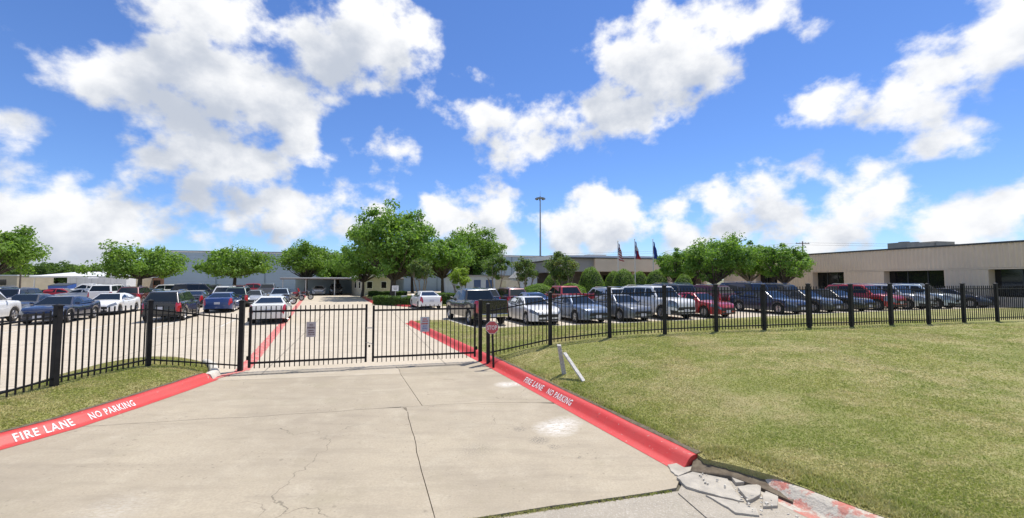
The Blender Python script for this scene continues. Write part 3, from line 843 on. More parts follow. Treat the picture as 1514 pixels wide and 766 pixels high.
# ------------------------------------------------------------------ grass blades
def blades(name, label, poly, zf, N, dmin, dmax, hmin, hmax, seed, az=(-54, 54), w0=.0042, taper=0.0):
    r = np.random.default_rng(seed)
    d = dmin * (dmax / dmin) ** r.random(N) if taper == 0 else np.sqrt(r.random(N) * (dmax ** 2 - dmin ** 2) + dmin ** 2)
    a = np.radians(r.uniform(az[0], az[1], N)); x = d * np.sin(a); y = d * np.cos(a)
    k = inside([tuple(map(float, p)) for p in poly], x, y); x, y, d = x[k], y[k], d[k]; n = len(x); z = np.asarray(zf(x, y))
    h = r.uniform(hmin, hmax, n) * (1 + .25 * np.sin(x * 1.1) * np.sin(y * .9 + 1)); w = w0 * (1 + d / 4.0) * r.uniform(.7, 1.4, n)
    t = r.uniform(0, 2 * math.pi, n); lean = h * r.uniform(.2, 1.1, n); la = r.uniform(0, 2 * math.pi, n)
    V = np.empty((n, 3, 3), np.float32)
    V[:, 0] = np.stack([x - w * np.cos(t), y - w * np.sin(t), z - .004], 1); V[:, 1] = np.stack([x + w * np.cos(t), y + w * np.sin(t), z - .004], 1)
    V[:, 2] = np.stack([x + lean * np.cos(la), y + lean * np.sin(la), z + h], 1)
    me = bpy.data.meshes.new(name); me.vertices.add(3 * n); me.loops.add(3 * n); me.polygons.add(n)
    me.vertices.foreach_set('co', V.ravel()); me.loops.foreach_set('vertex_index', np.arange(3 * n, dtype=np.int32))
    me.polygons.foreach_set('loop_start', np.arange(0, 3 * n, 3, dtype=np.int32)); me.update(calc_edges=True)
    at_ = me.attributes.new('tint', 'FLOAT', 'POINT'); at_.data.foreach_set('value', np.repeat(r.random(n).astype(np.float32), 3))
    return tag(link(name, me, M_BLADE), label, 'grass', kind='stuff')


blades('lawn_grass', 'short mown patchy grass covering the sloping lawn', lawn_poly, z_lawn, 640000, 4.2, 26, .006, .022, 1, (-20, 74))
blades('strip_grass', 'short green grass covering the narrow strip under the fence', left_poly, z_left, 330000, 5.0, 16.5, .008, .028, 2, (-68, -30))
# weeds in the street joint and tufts along the kerb backs
jp = [to_w(.3, 4.40), to_w(3.1, 4.41), to_w(3.1, 4.47), to_w(.3, 4.46)]
blades('joint_weeds', 'dry weeds growing in the joint between street and driveway', jp, lambda x, y: x * 0 - .01, 26000, 4.2, 5.6, .006, .022, 5, (-12, 24))
kp = off(KERB_R[:3], .33) + off(KERB_R[:3], .45)[::-1]
blades('kerb_edge_grass', 'taller grass fringe spilling over the red kerb', kp, z_lawn, 110000, 5.6, 14, .02, .055, 6, (-8, 26))
cp = [(2.55, 5.55), (2.95, 5.6), (3.3, 4.9), (3.75, 4.2), (4.6, 3.3), (4.9, 3.6), (4.0, 4.6), (3.4, 5.5), (2.9, 5.9), (2.6, 5.85)]
blades('corner_grass', 'lush bright grass tuft beside the chipped street kerb', cp, lambda x, y: z_lawn(x, y), 60000, 4.6, 6.6, .02, .06, 7, (20, 54))
# small rubble in the broken corner
rb = MB(); r4 = random.Random(9)
for k in range(45):
    t = r4.random(); p = Vector((2.35, 5.3)).lerp(Vector((3.0, 4.2)), t) + Vector((r4.gauss(0, .13), r4.gauss(0, .13))); s_ = r4.uniform(.005, .018)
    rb.box((p.x, p.y, .036 + s_ * .3), (s_ * 1.5, s_, s_ * .8), rot=Matrix.Rotation(r4.uniform(0, 3), 3, 'Z') @ Matrix.Rotation(r4.uniform(-.5, .5), 3, 'X'))
tag(rb.build('rubble', M_WHITEC), 'small concrete rubble scattered on the broken gutter', 'rubble', kind='stuff')

# ------------------------------------------------------------------ trees
def leaf_mat(name, c1, c2, c3):
    n = NT(name, .55); at_ = n.t.nodes.new('ShaderNodeAttribute'); at_.attribute_name = 'tint'
    c = n.mix(n.rng(at_.outputs['Fac'], 0, .6), c1, c2); c = n.mix(n.rng(at_.outputs['Fac'], .6, 1), c, c3)
    c = n.mix(n.rng(n.noise(.7, 3), .4, .65, 0, .55), c, c1)
    n.color(c); tr = n.t.nodes.new('ShaderNodeBsdfTranslucent'); n.l(n.mix(1.0, c, (1.3, 1.4, .5), 'MULTIPLY'), tr.inputs[0])
    ms = n.t.nodes.new('ShaderNodeMixShader'); ms.inputs[0].default_value = .42
    n.p.inputs['Specular IOR Level'].default_value = .3
    out = n.t.nodes['Material Output']; n.l(n.p.outputs[0], ms.inputs[1]); n.l(tr.outputs[0], ms.inputs[2]); n.l(ms.outputs[0], out.inputs[0])
    return n.m


LM = {
    'elm': leaf_mat('leaf_elm', (0.116, 0.209, 0.043), (0.194, 0.318, 0.062), (0.295, 0.419, 0.093)),
    'oak': leaf_mat('leaf_oak', (0.116, 0.225, 0.050), (0.202, 0.333, 0.071), (0.287, 0.419, 0.101)),
    'dark': leaf_mat('leaf_dark', (0.080, 0.144, 0.042), (0.136, 0.216, 0.058), (0.192, 0.272, 0.077)),
    'lime': leaf_mat('leaf_lime', (0.169, 0.260, 0.036), (0.267, 0.370, 0.055), (0.351, 0.420, 0.078)),
    'myrtle': leaf_mat('leaf_myrtle', (0.088, 0.152, 0.051), (0.152, 0.216, 0.072), (0.248, 0.224, 0.099)),
    'box': leaf_mat('leaf_boxwood', (0.119, 0.210, 0.036), (0.189, 0.301, 0.053), (0.259, 0.378, 0.073)),
}
M_BARK = mat('bark', (.060, .046, .036), (.11, .09, .07), 9, .95, bump=.6, bscale=18)
M_BARKP = mat('pale_smooth_bark', (.22, .17, .13), (.33, .27, .21), 7, .85)


def leaf_mesh(name, cen, rad, per, size, r, flat=.75):
    """leaf quads in clumps"""
    n = len(cen) * per; C = np.repeat(cen, per, 0); Rr = np.repeat(rad, per)
    d = r.normal(size=(n, 3)); d /= np.linalg.norm(d, axis=1)[:, None]; rr_ = r.random(n) ** .45
    P = C + d * (Rr * rr_)[:, None] * np.array([1, 1, flat])
    nrm = d * .8 + r.normal(size=(n, 3)) * .6 + np.array([0, 0, .45]); nrm /= np.linalg.norm(nrm, axis=1)[:, None]
    a = np.cross(nrm, r.normal(size=(n, 3))); a /= np.linalg.norm(a, axis=1)[:, None]; b = np.cross(nrm, a)
    s_ = size * r.uniform(.6, 1.4, n)[:, None]
    V = np.empty((n, 4, 3), np.float32); V[:, 0] = P - a * s_; V[:, 1] = P + b * s_ * .55; V[:, 2] = P + a * s_; V[:, 3] = P - b * s_ * .55
    me = bpy.data.meshes.new(name); me.vertices.add(4 * n); me.loops.add(4 * n); me.polygons.add(n)
    me.vertices.foreach_set('co', V.ravel()); me.loops.foreach_set('vertex_index', np.arange(4 * n, dtype=np.int32))
    me.polygons.foreach_set('loop_start', np.arange(0, 4 * n, 4, dtype=np.int32)); me.update(calc_edges=True)
    tnt = np.clip(np.repeat(r.random(len(cen)), per) * .45 + r.random(n) * .55, 0, 1)
    at_ = me.attributes.new('tint', 'FLOAT', 'POINT'); at_.data.foreach_set('value', np.repeat(tnt.astype(np.float32), 4))
    return me


def tree_meshes(seed, H, W, base, shape='round', clumps=70, per=110, size=.16, trunk_r=.22, multi=1):
    r = np.random.default_rng(seed); rr_ = random.Random(seed); cen = []
    hc = (H - base) / 2
    for _ in range(clumps * 40):
        if len(cen) >= clumps: break
        d = r.normal(size=3); d /= np.linalg.norm(d); q = r.random() ** .33 * (.80 + .24 * math.sin(5 * math.atan2(d[1], d[0]) + seed) * math.sin(4 * d[2] + seed) + .10 * math.sin(9 * d[0] + 7 * d[2] + seed * 2))
        p = d * q
        if q < .45: continue
        x, y, z = p[0] * W / 2 * .86, p[1] * W / 2 * .86, p[2]
        if shape == 'umbrella':
            z = base + hc * .55 + z * hc * (1.25 if z > 0 else .42) - .10 * hc * (x * x + y * y) / (W * W / 4)
        elif shape == 'vase':
            k = .45 + .55 * (z * .5 + .5); x *= k; y *= k; z = base + hc + z * hc * .92
        else:
            z = base + hc + z * hc * .9
        cen.append((x, y, z))
    cen = np.array(cen); rad = r.uniform(.5, 1.3, len(cen)) * W * .10
    crown = leaf_mesh('crown', cen, rad, per, size, r)
    mb = MB(); stems = []
    for s_ in range(multi):
        an = 2 * math.pi * s_ / multi + rr_.random(); sp_ = .0 if multi == 1 else W * .16
        fork = Vector((math.cos(an) * sp_ + rr_.uniform(-.15, .15), math.sin(an) * sp_ + rr_.uniform(-.15, .15), base + (.0 if multi == 1 else .4)))
        b0 = Vector((math.cos(an) * .12, math.sin(an) * .12, -.2)) if multi > 1 else Vector((0, 0, -.2))
        tr_ = trunk_r if multi == 1 else trunk_r * .5
        mb.tube([b0, b0 + Vector((0, 0, .35)), b0.lerp(fork, .55) + Vector((rr_.uniform(-.08, .08), rr_.uniform(-.08, .08), 0)), fork], [tr_ * 1.5, tr_ * 1.1, tr_ * .9, tr_ * .75], 9)
        stems.append((fork, tr_ * .7))
    for i in range(0, len(cen), 2):
        c_ = Vector(cen[i]); f_, tr_ = min(stems, key=lambda q: (q[0] - c_).length); md = f_.lerp(c_, .5) + Vector((rr_.uniform(-.3, .3), rr_.uniform(-.3, .3), -.06 * (c_ - f_).length))
        mb.tube([f_ - Vector((0, 0, .1)), md, c_], [tr_ * .55, tr_ * .3, .02], 5, False)
    return crown, mb.mesh('trunk', smooth=60)


def place_tree(name, tm, x, y, z, label, group, leaf, bark=None, rz=0.0, s=1.0, cat='tree'):
    root = empty(name, (x, y, z), rz); tag(root, label, cat, group); root.scale = (s, s, s)
    link('crown', tm[0], leaf, root); link('trunk', tm[1], bark or M_BARK, root); return root


def at(px, D, z=.12): return ((px - 757) / FPX * D, D, z)


T_elm1 = tree_meshes(21, 7.7, 11.0, 2.6, 'umbrella', 110, 120, .15, .26)
T_elm2 = tree_meshes(33, 7.8, 11.2, 2.9, 'umbrella', 110, 120, .16, .26)
T_elm3 = tree_meshes(36, 9.2, 11.0, 2.6, 'round', 110, 110, .17, .25)
T_big = tree_meshes(45, 11.4, 12.6, 2.2, 'round', 190, 120, .17, .38)
T_oakA = tree_meshes(52, 6.9, 9.0, 1.7, 'round', 130, 120, .12, .24)
T_oakB = tree_meshes(53, 6.2, 6.6, 1.8, 'round', 90, 110, .11, .2)
T_myr = [tree_meshes(60 + k, 5.3, 4.4, 2.0, 'vase', 46, 90, .10, .16, 4) for k in range(3)]
T_wide = tree_meshes(66, 5.2, 5.4, 1.9, 'vase', 60, 95, .10, .17, 4)
T_lime = tree_meshes(71, 4.1, 4.0, 1.4, 'vase', 46, 90, .10, .12, 4)
T_far = tree_meshes(80, 9.0, 11.0, 1.5, 'round', 60, 80, .30, .3)

tre = [
    ('elm_tree', T_elm1, 207, 50, 'spreading elm with a wide flat crown in the lot beside the white canopy', 'elm', 'elms in the parking lot', .3, 1.0),
    ('elm_tree', T_elm2, 348, 60, 'umbrella shaped elm standing alone before the blue warehouse wall', 'elm', 'elms in the parking lot', 1.1, 1.0),
    ('elm_tree', T_elm3, -10, 56, 'tall elm by the utility pole on the lot edge', 'elm', 'elms in the parking lot', 2.0, 1.12),
    ('elm_tree', T_elm3, 452, 64, 'elm shading the carport at the warehouse corner', 'elm', 'elms in the parking lot', .5, .93),
    ('elm_tree', T_elm1, 500, 70, 'elm squeezed between the carport tree and the giant shade tree', 'elm', 'elms in the parking lot', 2.5, 1.05),
    ('shade_tree', T_big, 582, 52, 'giant shade tree, tallest of all, beside the cream cottage', 'oak', 'big shade trees at the island', .2, 1.06),
    ('shade_tree', T_elm3, 655, 60, 'broad shade tree behind the low pale building front', 'oak', 'big shade trees at the island', 1.4, 1.0),
    ('shade_tree', T_big, 697, 74, 'tall open shade tree rising behind the crepe myrtles', 'elm', 'big shade trees at the island', 3.3, 1.08),
    ('shade_tree', T_elm3, 536, 57, 'leafy shade tree leaning over the carport end by the cream cottage', 'oak', 'big shade trees at the island', 5.2, .80),
    ('shade_tree', T_elm2, 610, 76, 'shade tree half hidden behind the giant one', 'dark', 'big shade trees at the island', 2.3, 1.05),
    ('crepe_myrtle', T_myr[0], 622, 44, 'dull green crepe myrtle beside the white sedan', 'myrtle', 'crepe myrtles', .3, .95),
    ('crepe_myrtle', T_lime, 680, 42, 'bright lime green small tree behind the black pickup', 'lime', 'crepe myrtles', .3, .95),
    ('crepe_myrtle', T_myr[1], 731, 44, 'green crepe myrtle with splayed pale stems by the pale gable', 'dark', 'crepe myrtles', 1.3, 1.02),
    ('crepe_myrtle', T_myr[2], 776, 42, 'narrow brownish crepe myrtle next to the low round hedge', 'myrtle', 'crepe myrtles', 2.2, .92),
    ('crepe_myrtle', T_wide, 832, 41, 'wide dark crepe myrtle above the red pickup', 'myrtle', 'crepe myrtles', 2.9, 1.0),
    ('live_oak', T_oakA, 1058, 43, 'broad live oak, largest of those before the tan building', 'oak', 'live oaks at the tan building', .4, 1.0),
    ('live_oak', T_oakB, 1160, 41, 'live oak reaching over to the tan wing wall', 'oak', 'live oaks at the tan building', 1.4, .95),
    ('live_oak', T_oakB, 1002, 47, 'smaller live oak next to the blue flag', 'oak', 'live oaks at the tan building', 2.4, .95),
    ('live_oak', T_oakB, 1108, 45, 'live oak with pale trunk between its two neighbours', 'oak', 'live oaks at the tan building', 4.4, 1.05),
]
for (nm, tm, px, D, lab, lf_, gr, rz, s_) in tre:
    x, y, _ = at(px, D); place_tree(nm, tm, x, y, float(z_lot(x, y)), lab, gr, LM[lf_], M_BARKP if nm == 'crepe_myrtle' or 'pale trunk' in lab else M_BARK, rz, s_)
fx = random.Random(3)
for k, (px, D) in enumerate([(12, 125), (42, 120), (62, 118), (84, 122), (104, 119), (128, 126), (-14, 118), (250, 190), (300, 200)]):
    x, y, _ = at(px, D); place_tree('far_tree', T_far, x, y, 0, 'dark distant tree in the row behind the white canopy' if px < 200 else 'distant tree behind the warehouse roof', 'distant tree row' if px < 200 else 'trees behind the warehouse', LM['dark'], None, fx.uniform(0, 6), fx.uniform(.8, 1.0) if px < 200 else .6)


def dome_bush(seed, w, h, name='foliage', n=9000, size=.055, boxy=0.0):
    r = np.random.default_rng(seed); d = r.normal(size=(n, 3)); d[:, 2] = np.abs(d[:, 2]); d /= np.linalg.norm(d, axis=1)[:, None]
    q = r.uniform(.93, 1.02, n) * (1 + .03 * np.sin(7 * d[:, 0] + seed) * np.sin(6 * d[:, 1]) )
    k = (1 - boxy) + boxy * 1.0 / np.maximum(np.abs(d).max(1), .3)
    P = d * (q * k)[:, None] * np.array([w / 2, w / 2, h])
    nr_ = d + r.normal(size=(n, 3)) * .45; nr_ /= np.linalg.norm(nr_, axis=1)[:, None]
    a = np.cross(nr_, r.normal(size=(n, 3))); a /= np.linalg.norm(a, axis=1)[:, None]; b = np.cross(nr_, a); s_ = size * r.uniform(.6, 1.4, n)[:, None]
    V = np.empty((n, 4, 3), np.float32); V[:, 0] = P - a * s_; V[:, 1] = P + b * s_ * .6; V[:, 2] = P + a * s_; V[:, 3] = P - b * s_ * .6
    me = bpy.data.meshes.new(name); me.vertices.add(4 * n); me.loops.add(4 * n); me.polygons.add(n)
    me.vertices.foreach_set('co', V.ravel()); me.loops.foreach_set('vertex_index', np.arange(4 * n, dtype=np.int32))
    me.polygons.foreach_set('loop_start', np.arange(0, 4 * n, 4, dtype=np.int32)); me.update(calc_edges=True)
    at_ = me.attributes.new('tint', 'FLOAT', 'POINT'); at_.data.foreach_set('value', np.repeat(r.random(n).astype(np.float32), 4))
    core = MB(); pr = [(.01, h * .9), (w * .24, h * .84), (w * .36, h * .66), (w * .43, h * .35), (w * .45, 0), (w * .1, -.1)]
    core.lathe(pr, 14); return me, core.mesh('twigs', smooth=80)


B1 = dome_bush(5, 3.0, 3.5); B2 = dome_bush(6, 2.6, 1.6, boxy=.3)
for (px, D, s_, bm_, lab) in [(874, 43, 1.0, B1, 'tallest clipped dome shrub next to the wide dark crepe myrtle'), (922, 45, .94, B1, 'clipped dome shrub below the striped flag'), (970, 45, .9, B1, 'clipped dome shrub below the blue flag'),
                         (815, 46, .78, B1, 'small clipped ball shrub seen between two crepe myrtles'), (908, 50, .9, B1, 'shaded dome shrub under the tan fascia'), (945, 50, .88, B1, 'dome shrub half hidden behind the flagpoles'),
                         (1010, 40, .75, B1, 'low round shrub at the foot of the smaller live oak'), (797, 39, 1.2, B2, 'low rounded hedge beside the narrow crepe myrtle'), (843, 39, 1.2, B2, 'low hedge right behind the red pickup')]:
    x, y, _ = at(px, D); root = empty('clipped_shrub', (x, y, float(z_lot(x, y))), random.uniform(0, 6)); root.scale = (s_, s_, s_); tag(root, lab, 'shrub', 'clipped shrubs')
    link('foliage', bm_[0], LM['box'], root); link('twigs', bm_[1], mat('shrub_core', (.02, .035, .01), rough=.95), root)

# ------------------------------------------------------------------ planted island with hedge
isl = [tuple(at(px, D)[:2]) for px, D in [(556, 41), (600, 37), (690, 38), (716, 40), (715, 60), (600, 62), (545, 62), (536, 56)]]
io = MB().prism(isl, 0, .20).build('island_lawn', M_LAWN); tag(io, 'grass island with hedge around the giant shade tree', 'lawn', kind='structure')
ik = link('red_kerb', kerb_mesh('red_kerb', [at(536, 56.3)[:2], at(555, 40.8)[:2], at(600, 36.7)[:2], at(616, 36.9)[:2]], -1, lambda x, y: .12, [(-.12, .004), (0, .006), (.04, .11), (.1, .14), (.25, .14), (.3, -.1)]), M_RED)
tag(ik, 'red painted kerb around the tip of the hedge island', 'kerb', kind='structure')


def hedge(label, p0, p1, w, h, seed):
    a, b = Vector(p0), Vector(p1); L_ = (b - a).length; r = np.random.default_rng(seed); n = int(L_ * 900)
    f_ = r.integers(0, 3, n); x = r.uniform(0, L_, n); u = r.uniform(-1, 1, n); jj = r.normal(0, .03, n)
    P = np.where((f_ == 0)[:, None], np.stack([x, u * w / 2, h + jj + .05 * np.sin(x * 3)], 1), np.where((f_ == 1)[:, None], np.stack([x, -w / 2 + jj, (u + 1) / 2 * h], 1), np.stack([x, w / 2 + jj, (u + 1) / 2 * h], 1)))
    me = leaf_mesh('foliage', P, np.full(n, .05), 2, .06, r)
    root = empty('hedge', (a.x, a.y, .15), math.atan2((b - a).y, (b - a).x)); tag(root, label, 'hedge', 'hedges of the island')
    link('foliage', me, LM['dark'], root); MB().box((L_ / 2, 0, h / 2 - .03), (L_ - .1, w - .1, h - .06)).build('twigs', mat('shrub_core', (.02, .035, .01)), root)


hedge('low dark hedge on the island beside the white sedan', at(560, 40)[:2], at(612, 37.8)[:2], 1.3, .75, 4)
hedge('long dark hedge running behind the white sedan', at(618, 38.5)[:2], at(712, 41)[:2], 1.4, 1.0, 5)
hedge('far dark hedge strip along the cream cottage', at(548, 57)[:2], at(600, 56)[:2], 1.2, .7, 6)

# ------------------------------------------------------------------ buildings
def part(root, name, m_, a, b, bevel=0.0): return MB().span(a, b).build(name, m_, root, bevel=bevel)


M_BLUE = mat('blue_grey_metal_siding', (.34, .43, .50), (.31, .395, .46), .25, .6)
M_TRIM = mat('white_trim', (.74, .74, .72), rough=.5); M_DARKT = mat('dark_coping', (.045, .05, .055), rough=.5)
M_TAN = mat('tan_ribbed_concrete', (.70, .57, .43), (.64, .515, .39), .4, .85, bump=.1)
M_TANL = mat('tan_smooth_concrete', (.71, .585, .45), (.65, .53, .405), .6, .85)
M_GLASSD = mat('dark_window_glass', (.012, .013, .014), rough=.06, spec=.5)
M_CREAM = mat('cream_siding', (.56, .53, .42), (.50, .47, .37), 2, .7); M_PALE = mat('pale_blue_siding', (.50, .56, .62), (.44, .50, .56), 1.2, .6)
M_ROOFG = mat('grey_roof', (.30, .30, .30), (.24, .24, .24), 1, .8); M_DBLUE = mat('blue_door', (.05, .09, .20), rough=.5); M_BRICK = mat('orange_brick', (.36, .17, .10), (.44, .24, .15), 4, .9)
M_WROOF = mat('white_metal_roof', (.76, .76, .75), (.68, .68, .67), .8, .45); M_BEIGE = mat('beige_plaster', (.55, .46, .33), (.48, .40, .28), 1, .85)
M_SHADEW = mat('shade_brown_wall', (.12, .095, .075), (.09, .07, .055), 2, .8)  # dark brown: shade of the recess under the overhang put into the wall colour

# blue-grey warehouse
wx, wy = to_w(-41.5, 87.5); wh = empty('warehouse', (wx, wy, .1), R(14.5)); tag(wh, 'long blue grey metal warehouse behind the parking lot trees', 'building')
part(wh, 'wall', M_BLUE, (0, 0.05, 0), (80, 40, 7.35))
sid = MB()
for k in range(14): sid.add([(0, .0, k * .525), (80, .0, k * .525), (80, .045, (k + 1) * .525 - .012), (0, .045, (k + 1) * .525 - .012)], [(0, 1, 2, 3)])
sid.build('siding', M_BLUE, wh); part(wh, 'parapet', M_TRIM, (-.15, -.12, 7.36), (80.1, 40.1, 7.52)); part(wh, 'coping', M_DARKT, (-.18, -.14, 7.53), (80.12, 40.12, 7.66))
for x in np.arange(8, 80, 8): part(wh, 'downpipe', mat('siding_seam', (.19, .25, .29), rough=.6), (x, -.06, 0), (x + .16, -.005, 7.3))
for (x, y) in ((17.6, 8), (33.4, 9)):
    v_ = MB().span((x, y, 7.4), (x + 1.9, y + 1.5, 8.0)).span((x + .25, y + .2, 8.0), (x + 1.65, y + 1.3, 9.0)).build('roof_vent', mat('vent_grey', (.16, .17, .18), rough=.6), wh)
for x in (3, 62, 71): MB().span((x, 14, 7.5), (x + 3.4, 16, 8.5)).build('roof_unit', mat('unit_grey', (.42, .43, .43), rough=.6), wh)
# open carport in front of it
cx_, cy_ = to_w(-17.6, 67.5); cpt = empty('carport', (cx_, cy_, .12), R(14.5)); tag(cpt, 'long low carport with white edge below the shade trees', 'carport')
part(cpt, 'roof', M_TRIM, (0, 0, 2.55), (17.5, 9, 2.72)); part(cpt, 'back_wall', M_BLUE, (0, 8.9, 0), (17.5, 9.1, 2.53)); part(cpt, 'fascia', mat('brown_fascia', (.22, .15, .12), rough=.7), (0, -.05, 2.42), (17.5, .0, 2.54))
for x in (.3, 3.4, 7.4, 11.4, 15.2): MB().tube([(x, .3, 0), (x, .3, 2.55)], .07, 8).build('post', M_TRIM, cpt)
# cream cottage
hx, hy = at(537, 61)[:2]; ho = empty('cottage', (hx, hy, .15), R(14.5 + 20)); tag(ho, 'small cream sided cottage with white trim under the giant shade tree', 'building')
part(ho, 'wall', M_CREAM, (0, 0, 0), (4.2, 6.5, 2.75))
rf = MB().add([(-.25, -.3, 2.7), (4.45, -.3, 2.7), (4.45, 6.8, 2.7), (-.25, 6.8, 2.7), (2.1, -.3, 3.75), (2.1, 6.8, 3.75)], [(0, 1, 4), (3, 5, 2), (0, 4, 5, 3), (1, 2, 5, 4), (0, 3, 2, 1)]).build('roof', M_WROOF, ho)
for (a, b) in (((.5, -.04, 1.0), (1.4, .02, 2.1)), ((2.6, -.04, 1.0), (3.5, .02, 2.1))):
    w_ = part(ho, 'window', M_TRIM, a, b); part(ho, 'pane', M_GLASSD, (a[0] + .08, a[1] - .015, a[2] + .08), (b[0] - .08, a[1] - .003, b[2] - .08)).parent = w_
for y in (1.2, 3.6):
    w_ = part(ho, 'window', M_TRIM, (-.04, y, 1.0), (.02, y + .9, 2.1)); part(ho, 'pane', M_GLASSD, (-.055, y + .08, 1.08), (-.042, y + .82, 2.02)).parent = w_
for (x, y) in ((-.01, -.01), (4.21, -.01)): part(ho, 'corner_board', M_TRIM, (x - .06, y - .06, 0), (x + .06, y + .06, 2.7))
# long low pale building
lx, ly = to_w(6.5, 68); lo_ = empty('low_building', (lx, ly, .15), R(14.5)); tag(lo_, 'long low pale blue building with blue doors behind the hedge', 'building')
part(lo_, 'wall', M_PALE, (0, 0, 0), (17.5, 9, 2.9)); part(lo_, 'roof', M_ROOFG, (-.3, -.4, 2.92), (17.8, 9.3, 3.1)); part(lo_, 'cream_section', M_CREAM, (8.2, -.06, .1), (12.2, -.003, 2.9))
part(lo_, 'brown_base', mat('brown_base', (.25, .19, .13), rough=.9), (7.9, -.1, 0), (17.4, -.065, .8))
for x in (4.6, 6.6):
    d_ = part(lo_, 'door', M_DBLUE, (x, -.05, 0), (x + 1.15, .0, 2.3)); part(lo_, 'handle', M_STEEL, (x + .95, -.09, 1.0), (x + 1.0, -.055, 1.12)).parent = d_
for k in range(18): part(lo_, 'batten', mat('pale_batten', (.56, .62, .68), rough=.6), (k * .45 + .1, -.02, .1), (k * .45 + .14, -.003, 2.85)) if not 4.3 < k * .45 < 7.9 else None
# pale gable shed
sx_, sy_ = to_w(16.2, 58); sh_ = empty('gable_shed', (sx_, sy_, .18), R(14.5)); tag(sh_, 'small pale blue gabled shed between two crepe myrtles', 'building')
MB().add([(0, 0, 0), (2.6, 0, 0), (2.6, 0, 2.6), (1.3, 0, 3.7), (0, 0, 2.6), (0, 6, 0), (2.6, 6, 0), (2.6, 6, 2.6), (1.3, 6, 3.7), (0, 6, 2.6)], [(0, 1, 2, 3, 4), (9, 8, 7, 6, 5), (0, 4, 9, 5), (1, 6, 7, 2), (2, 7, 8, 3), (4, 3, 8, 9)]).build('wall', M_PALE, sh_)
MB().add([(-.2, -.2, 2.5), (1.3, -.2, 3.78), (2.8, -.2, 2.5), (-.2, 6.2, 2.5), (1.3, 6.2, 3.78), (2.8, 6.2, 2.5), (-.2, -.2, 2.58), (1.3, -.2, 3.87), (2.8, -.2, 2.58), (-.2, 6.2, 2.58), (1.3, 6.2, 3.87), (2.8, 6.2, 2.58)],
         [(0, 1, 7, 6), (1, 2, 8, 7), (3, 9, 10, 4), (4, 10, 11, 5), (6, 7, 10, 9), (7, 8, 11, 10), (0, 3, 4, 1), (1, 4, 5, 2), (0, 6, 9, 3), (2, 5, 11, 8)]).build('roof', M_ROOFG, sh_)
part(sh_, 'cream_annex', M_CREAM, (-2.0, .2, 0), (-.02, 4, 2.2))

# tan main building with wing
def ribbed(L_, z0, z1, pitch=.30, d=.05):
    """ribbed panel along x, facing -y"""
    mb = MB(); n = int(L_ / pitch); vs = []
    for k in range(n + 1):
        x = k * L_ / n
        for (dx, y) in ((0, 0), (.06, -d), (.13, -d), (.19, 0)):
            if k == n and dx > 0: continue
            vs.append((x + dx * L_ / n / pitch, y))
    m_ = len(vs); mb.add([(x, y, z0) for x, y in vs] + [(x, y, z1) for x, y in vs], [(i, i + 1, m_ + i + 1, m_ + i) for i in range(m_ - 1)])
    return mb


bx_, by_ = to_w(21.8, 48.8); mb_ = empty('office_building', (bx_, by_, .2), R(14.5)); tag(mb_, 'low tan office building with overhanging fascia behind the flagpoles', 'building')
part(mb_, 'fascia', M_TANL, (1.8, 0, 3.35), (22, 20, 5.0)); part(mb_, 'grey_fascia', mat('grey_panel', (.30, .29, .28), rough=.8), (-1.5, .4, 3.35), (1.79, 20, 5.0)); part(mb_, 'coping', M_DARKT, (-1.6, -.08, 5.01), (22, 20.1, 5.14))
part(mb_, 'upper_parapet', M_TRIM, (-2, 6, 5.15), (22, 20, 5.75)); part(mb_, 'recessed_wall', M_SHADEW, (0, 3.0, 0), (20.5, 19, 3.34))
for x in np.arange(1.2, 20, 3.2):
    w_ = part(mb_, 'window', M_GLASSD, (x, 2.93, .5), (x + 2.0, 2.99, 2.9)); part(mb_, 'mullion', M_DARKT, (x + .97, 2.90, .5), (x + 1.03, 2.93, 2.9)).parent = w_
for x in np.arange(2.2, 20, 5.4): part(mb_, 'column', M_TANL, (x, .5, 0), (x + .5, 1.0, 3.34))
for (x, y, l_) in ((5, 9, 3), (13, 11, 4)): MB().span((x, y, 5.7), (x + l_, y + 1.6, 6.1)).build('roof_unit', mat('unit_grey', (.42, .43, .43)), mb_)

# wing: wall along Y', facing -X'.  local frame: x' along the wall towards the camera, -y' outward
WL = 36.0; wx0, wy0 = to_w(42.9, 48.6)
wg = empty('office_wing', (wx0, wy0, .38), R(14.5 - 90)); tag(wg, 'tan ribbed concrete wing with dark recessed windows beside the parked row', 'building')
ZW0, ZW1, ZT = .85, 2.88, 4.82
def yp(v): return 48.6 - v                                            # Y' to local x
wins = [(yp(41.6), yp(38.0)), (yp(34.5), yp(31.4)), (yp(27.6), yp(23.3)), (yp(20.8), yp(16.2))]
wins = []
for D0, D1 in ((52.5, 49.5), (45.2, 42.0), (38.5, 34.2), (31.6, 27.2), (24.6, 20.4)):
    f_ = lambda D: (D * CA - SA * (43.0 - SA * D) / CA)                # along the wall X'=42.9
    wins.append((yp(f_(D0)), yp(f_(D1))))
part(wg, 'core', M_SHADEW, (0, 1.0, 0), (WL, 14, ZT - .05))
o = ribbed(WL, ZW1 + .14, ZT).build('ribbed_panel', M_TAN, wg)
part(wg, 'backing', M_TAN, (0, .01, ZW1 + .13), (WL, .99, ZT)); part(wg, 'band', M_TANL, (0, -.03, ZW1 + .02), (WL, .99, ZW1 + .12))
part(wg, 'plinth', M_TANL, (0, -.04, -.4), (WL, .99, ZW0 - .02)); part(wg, 'coping', M_DARKT, (-.1, -.12, ZT + .01), (WL, 14, ZT + .13))
xs = 0.0
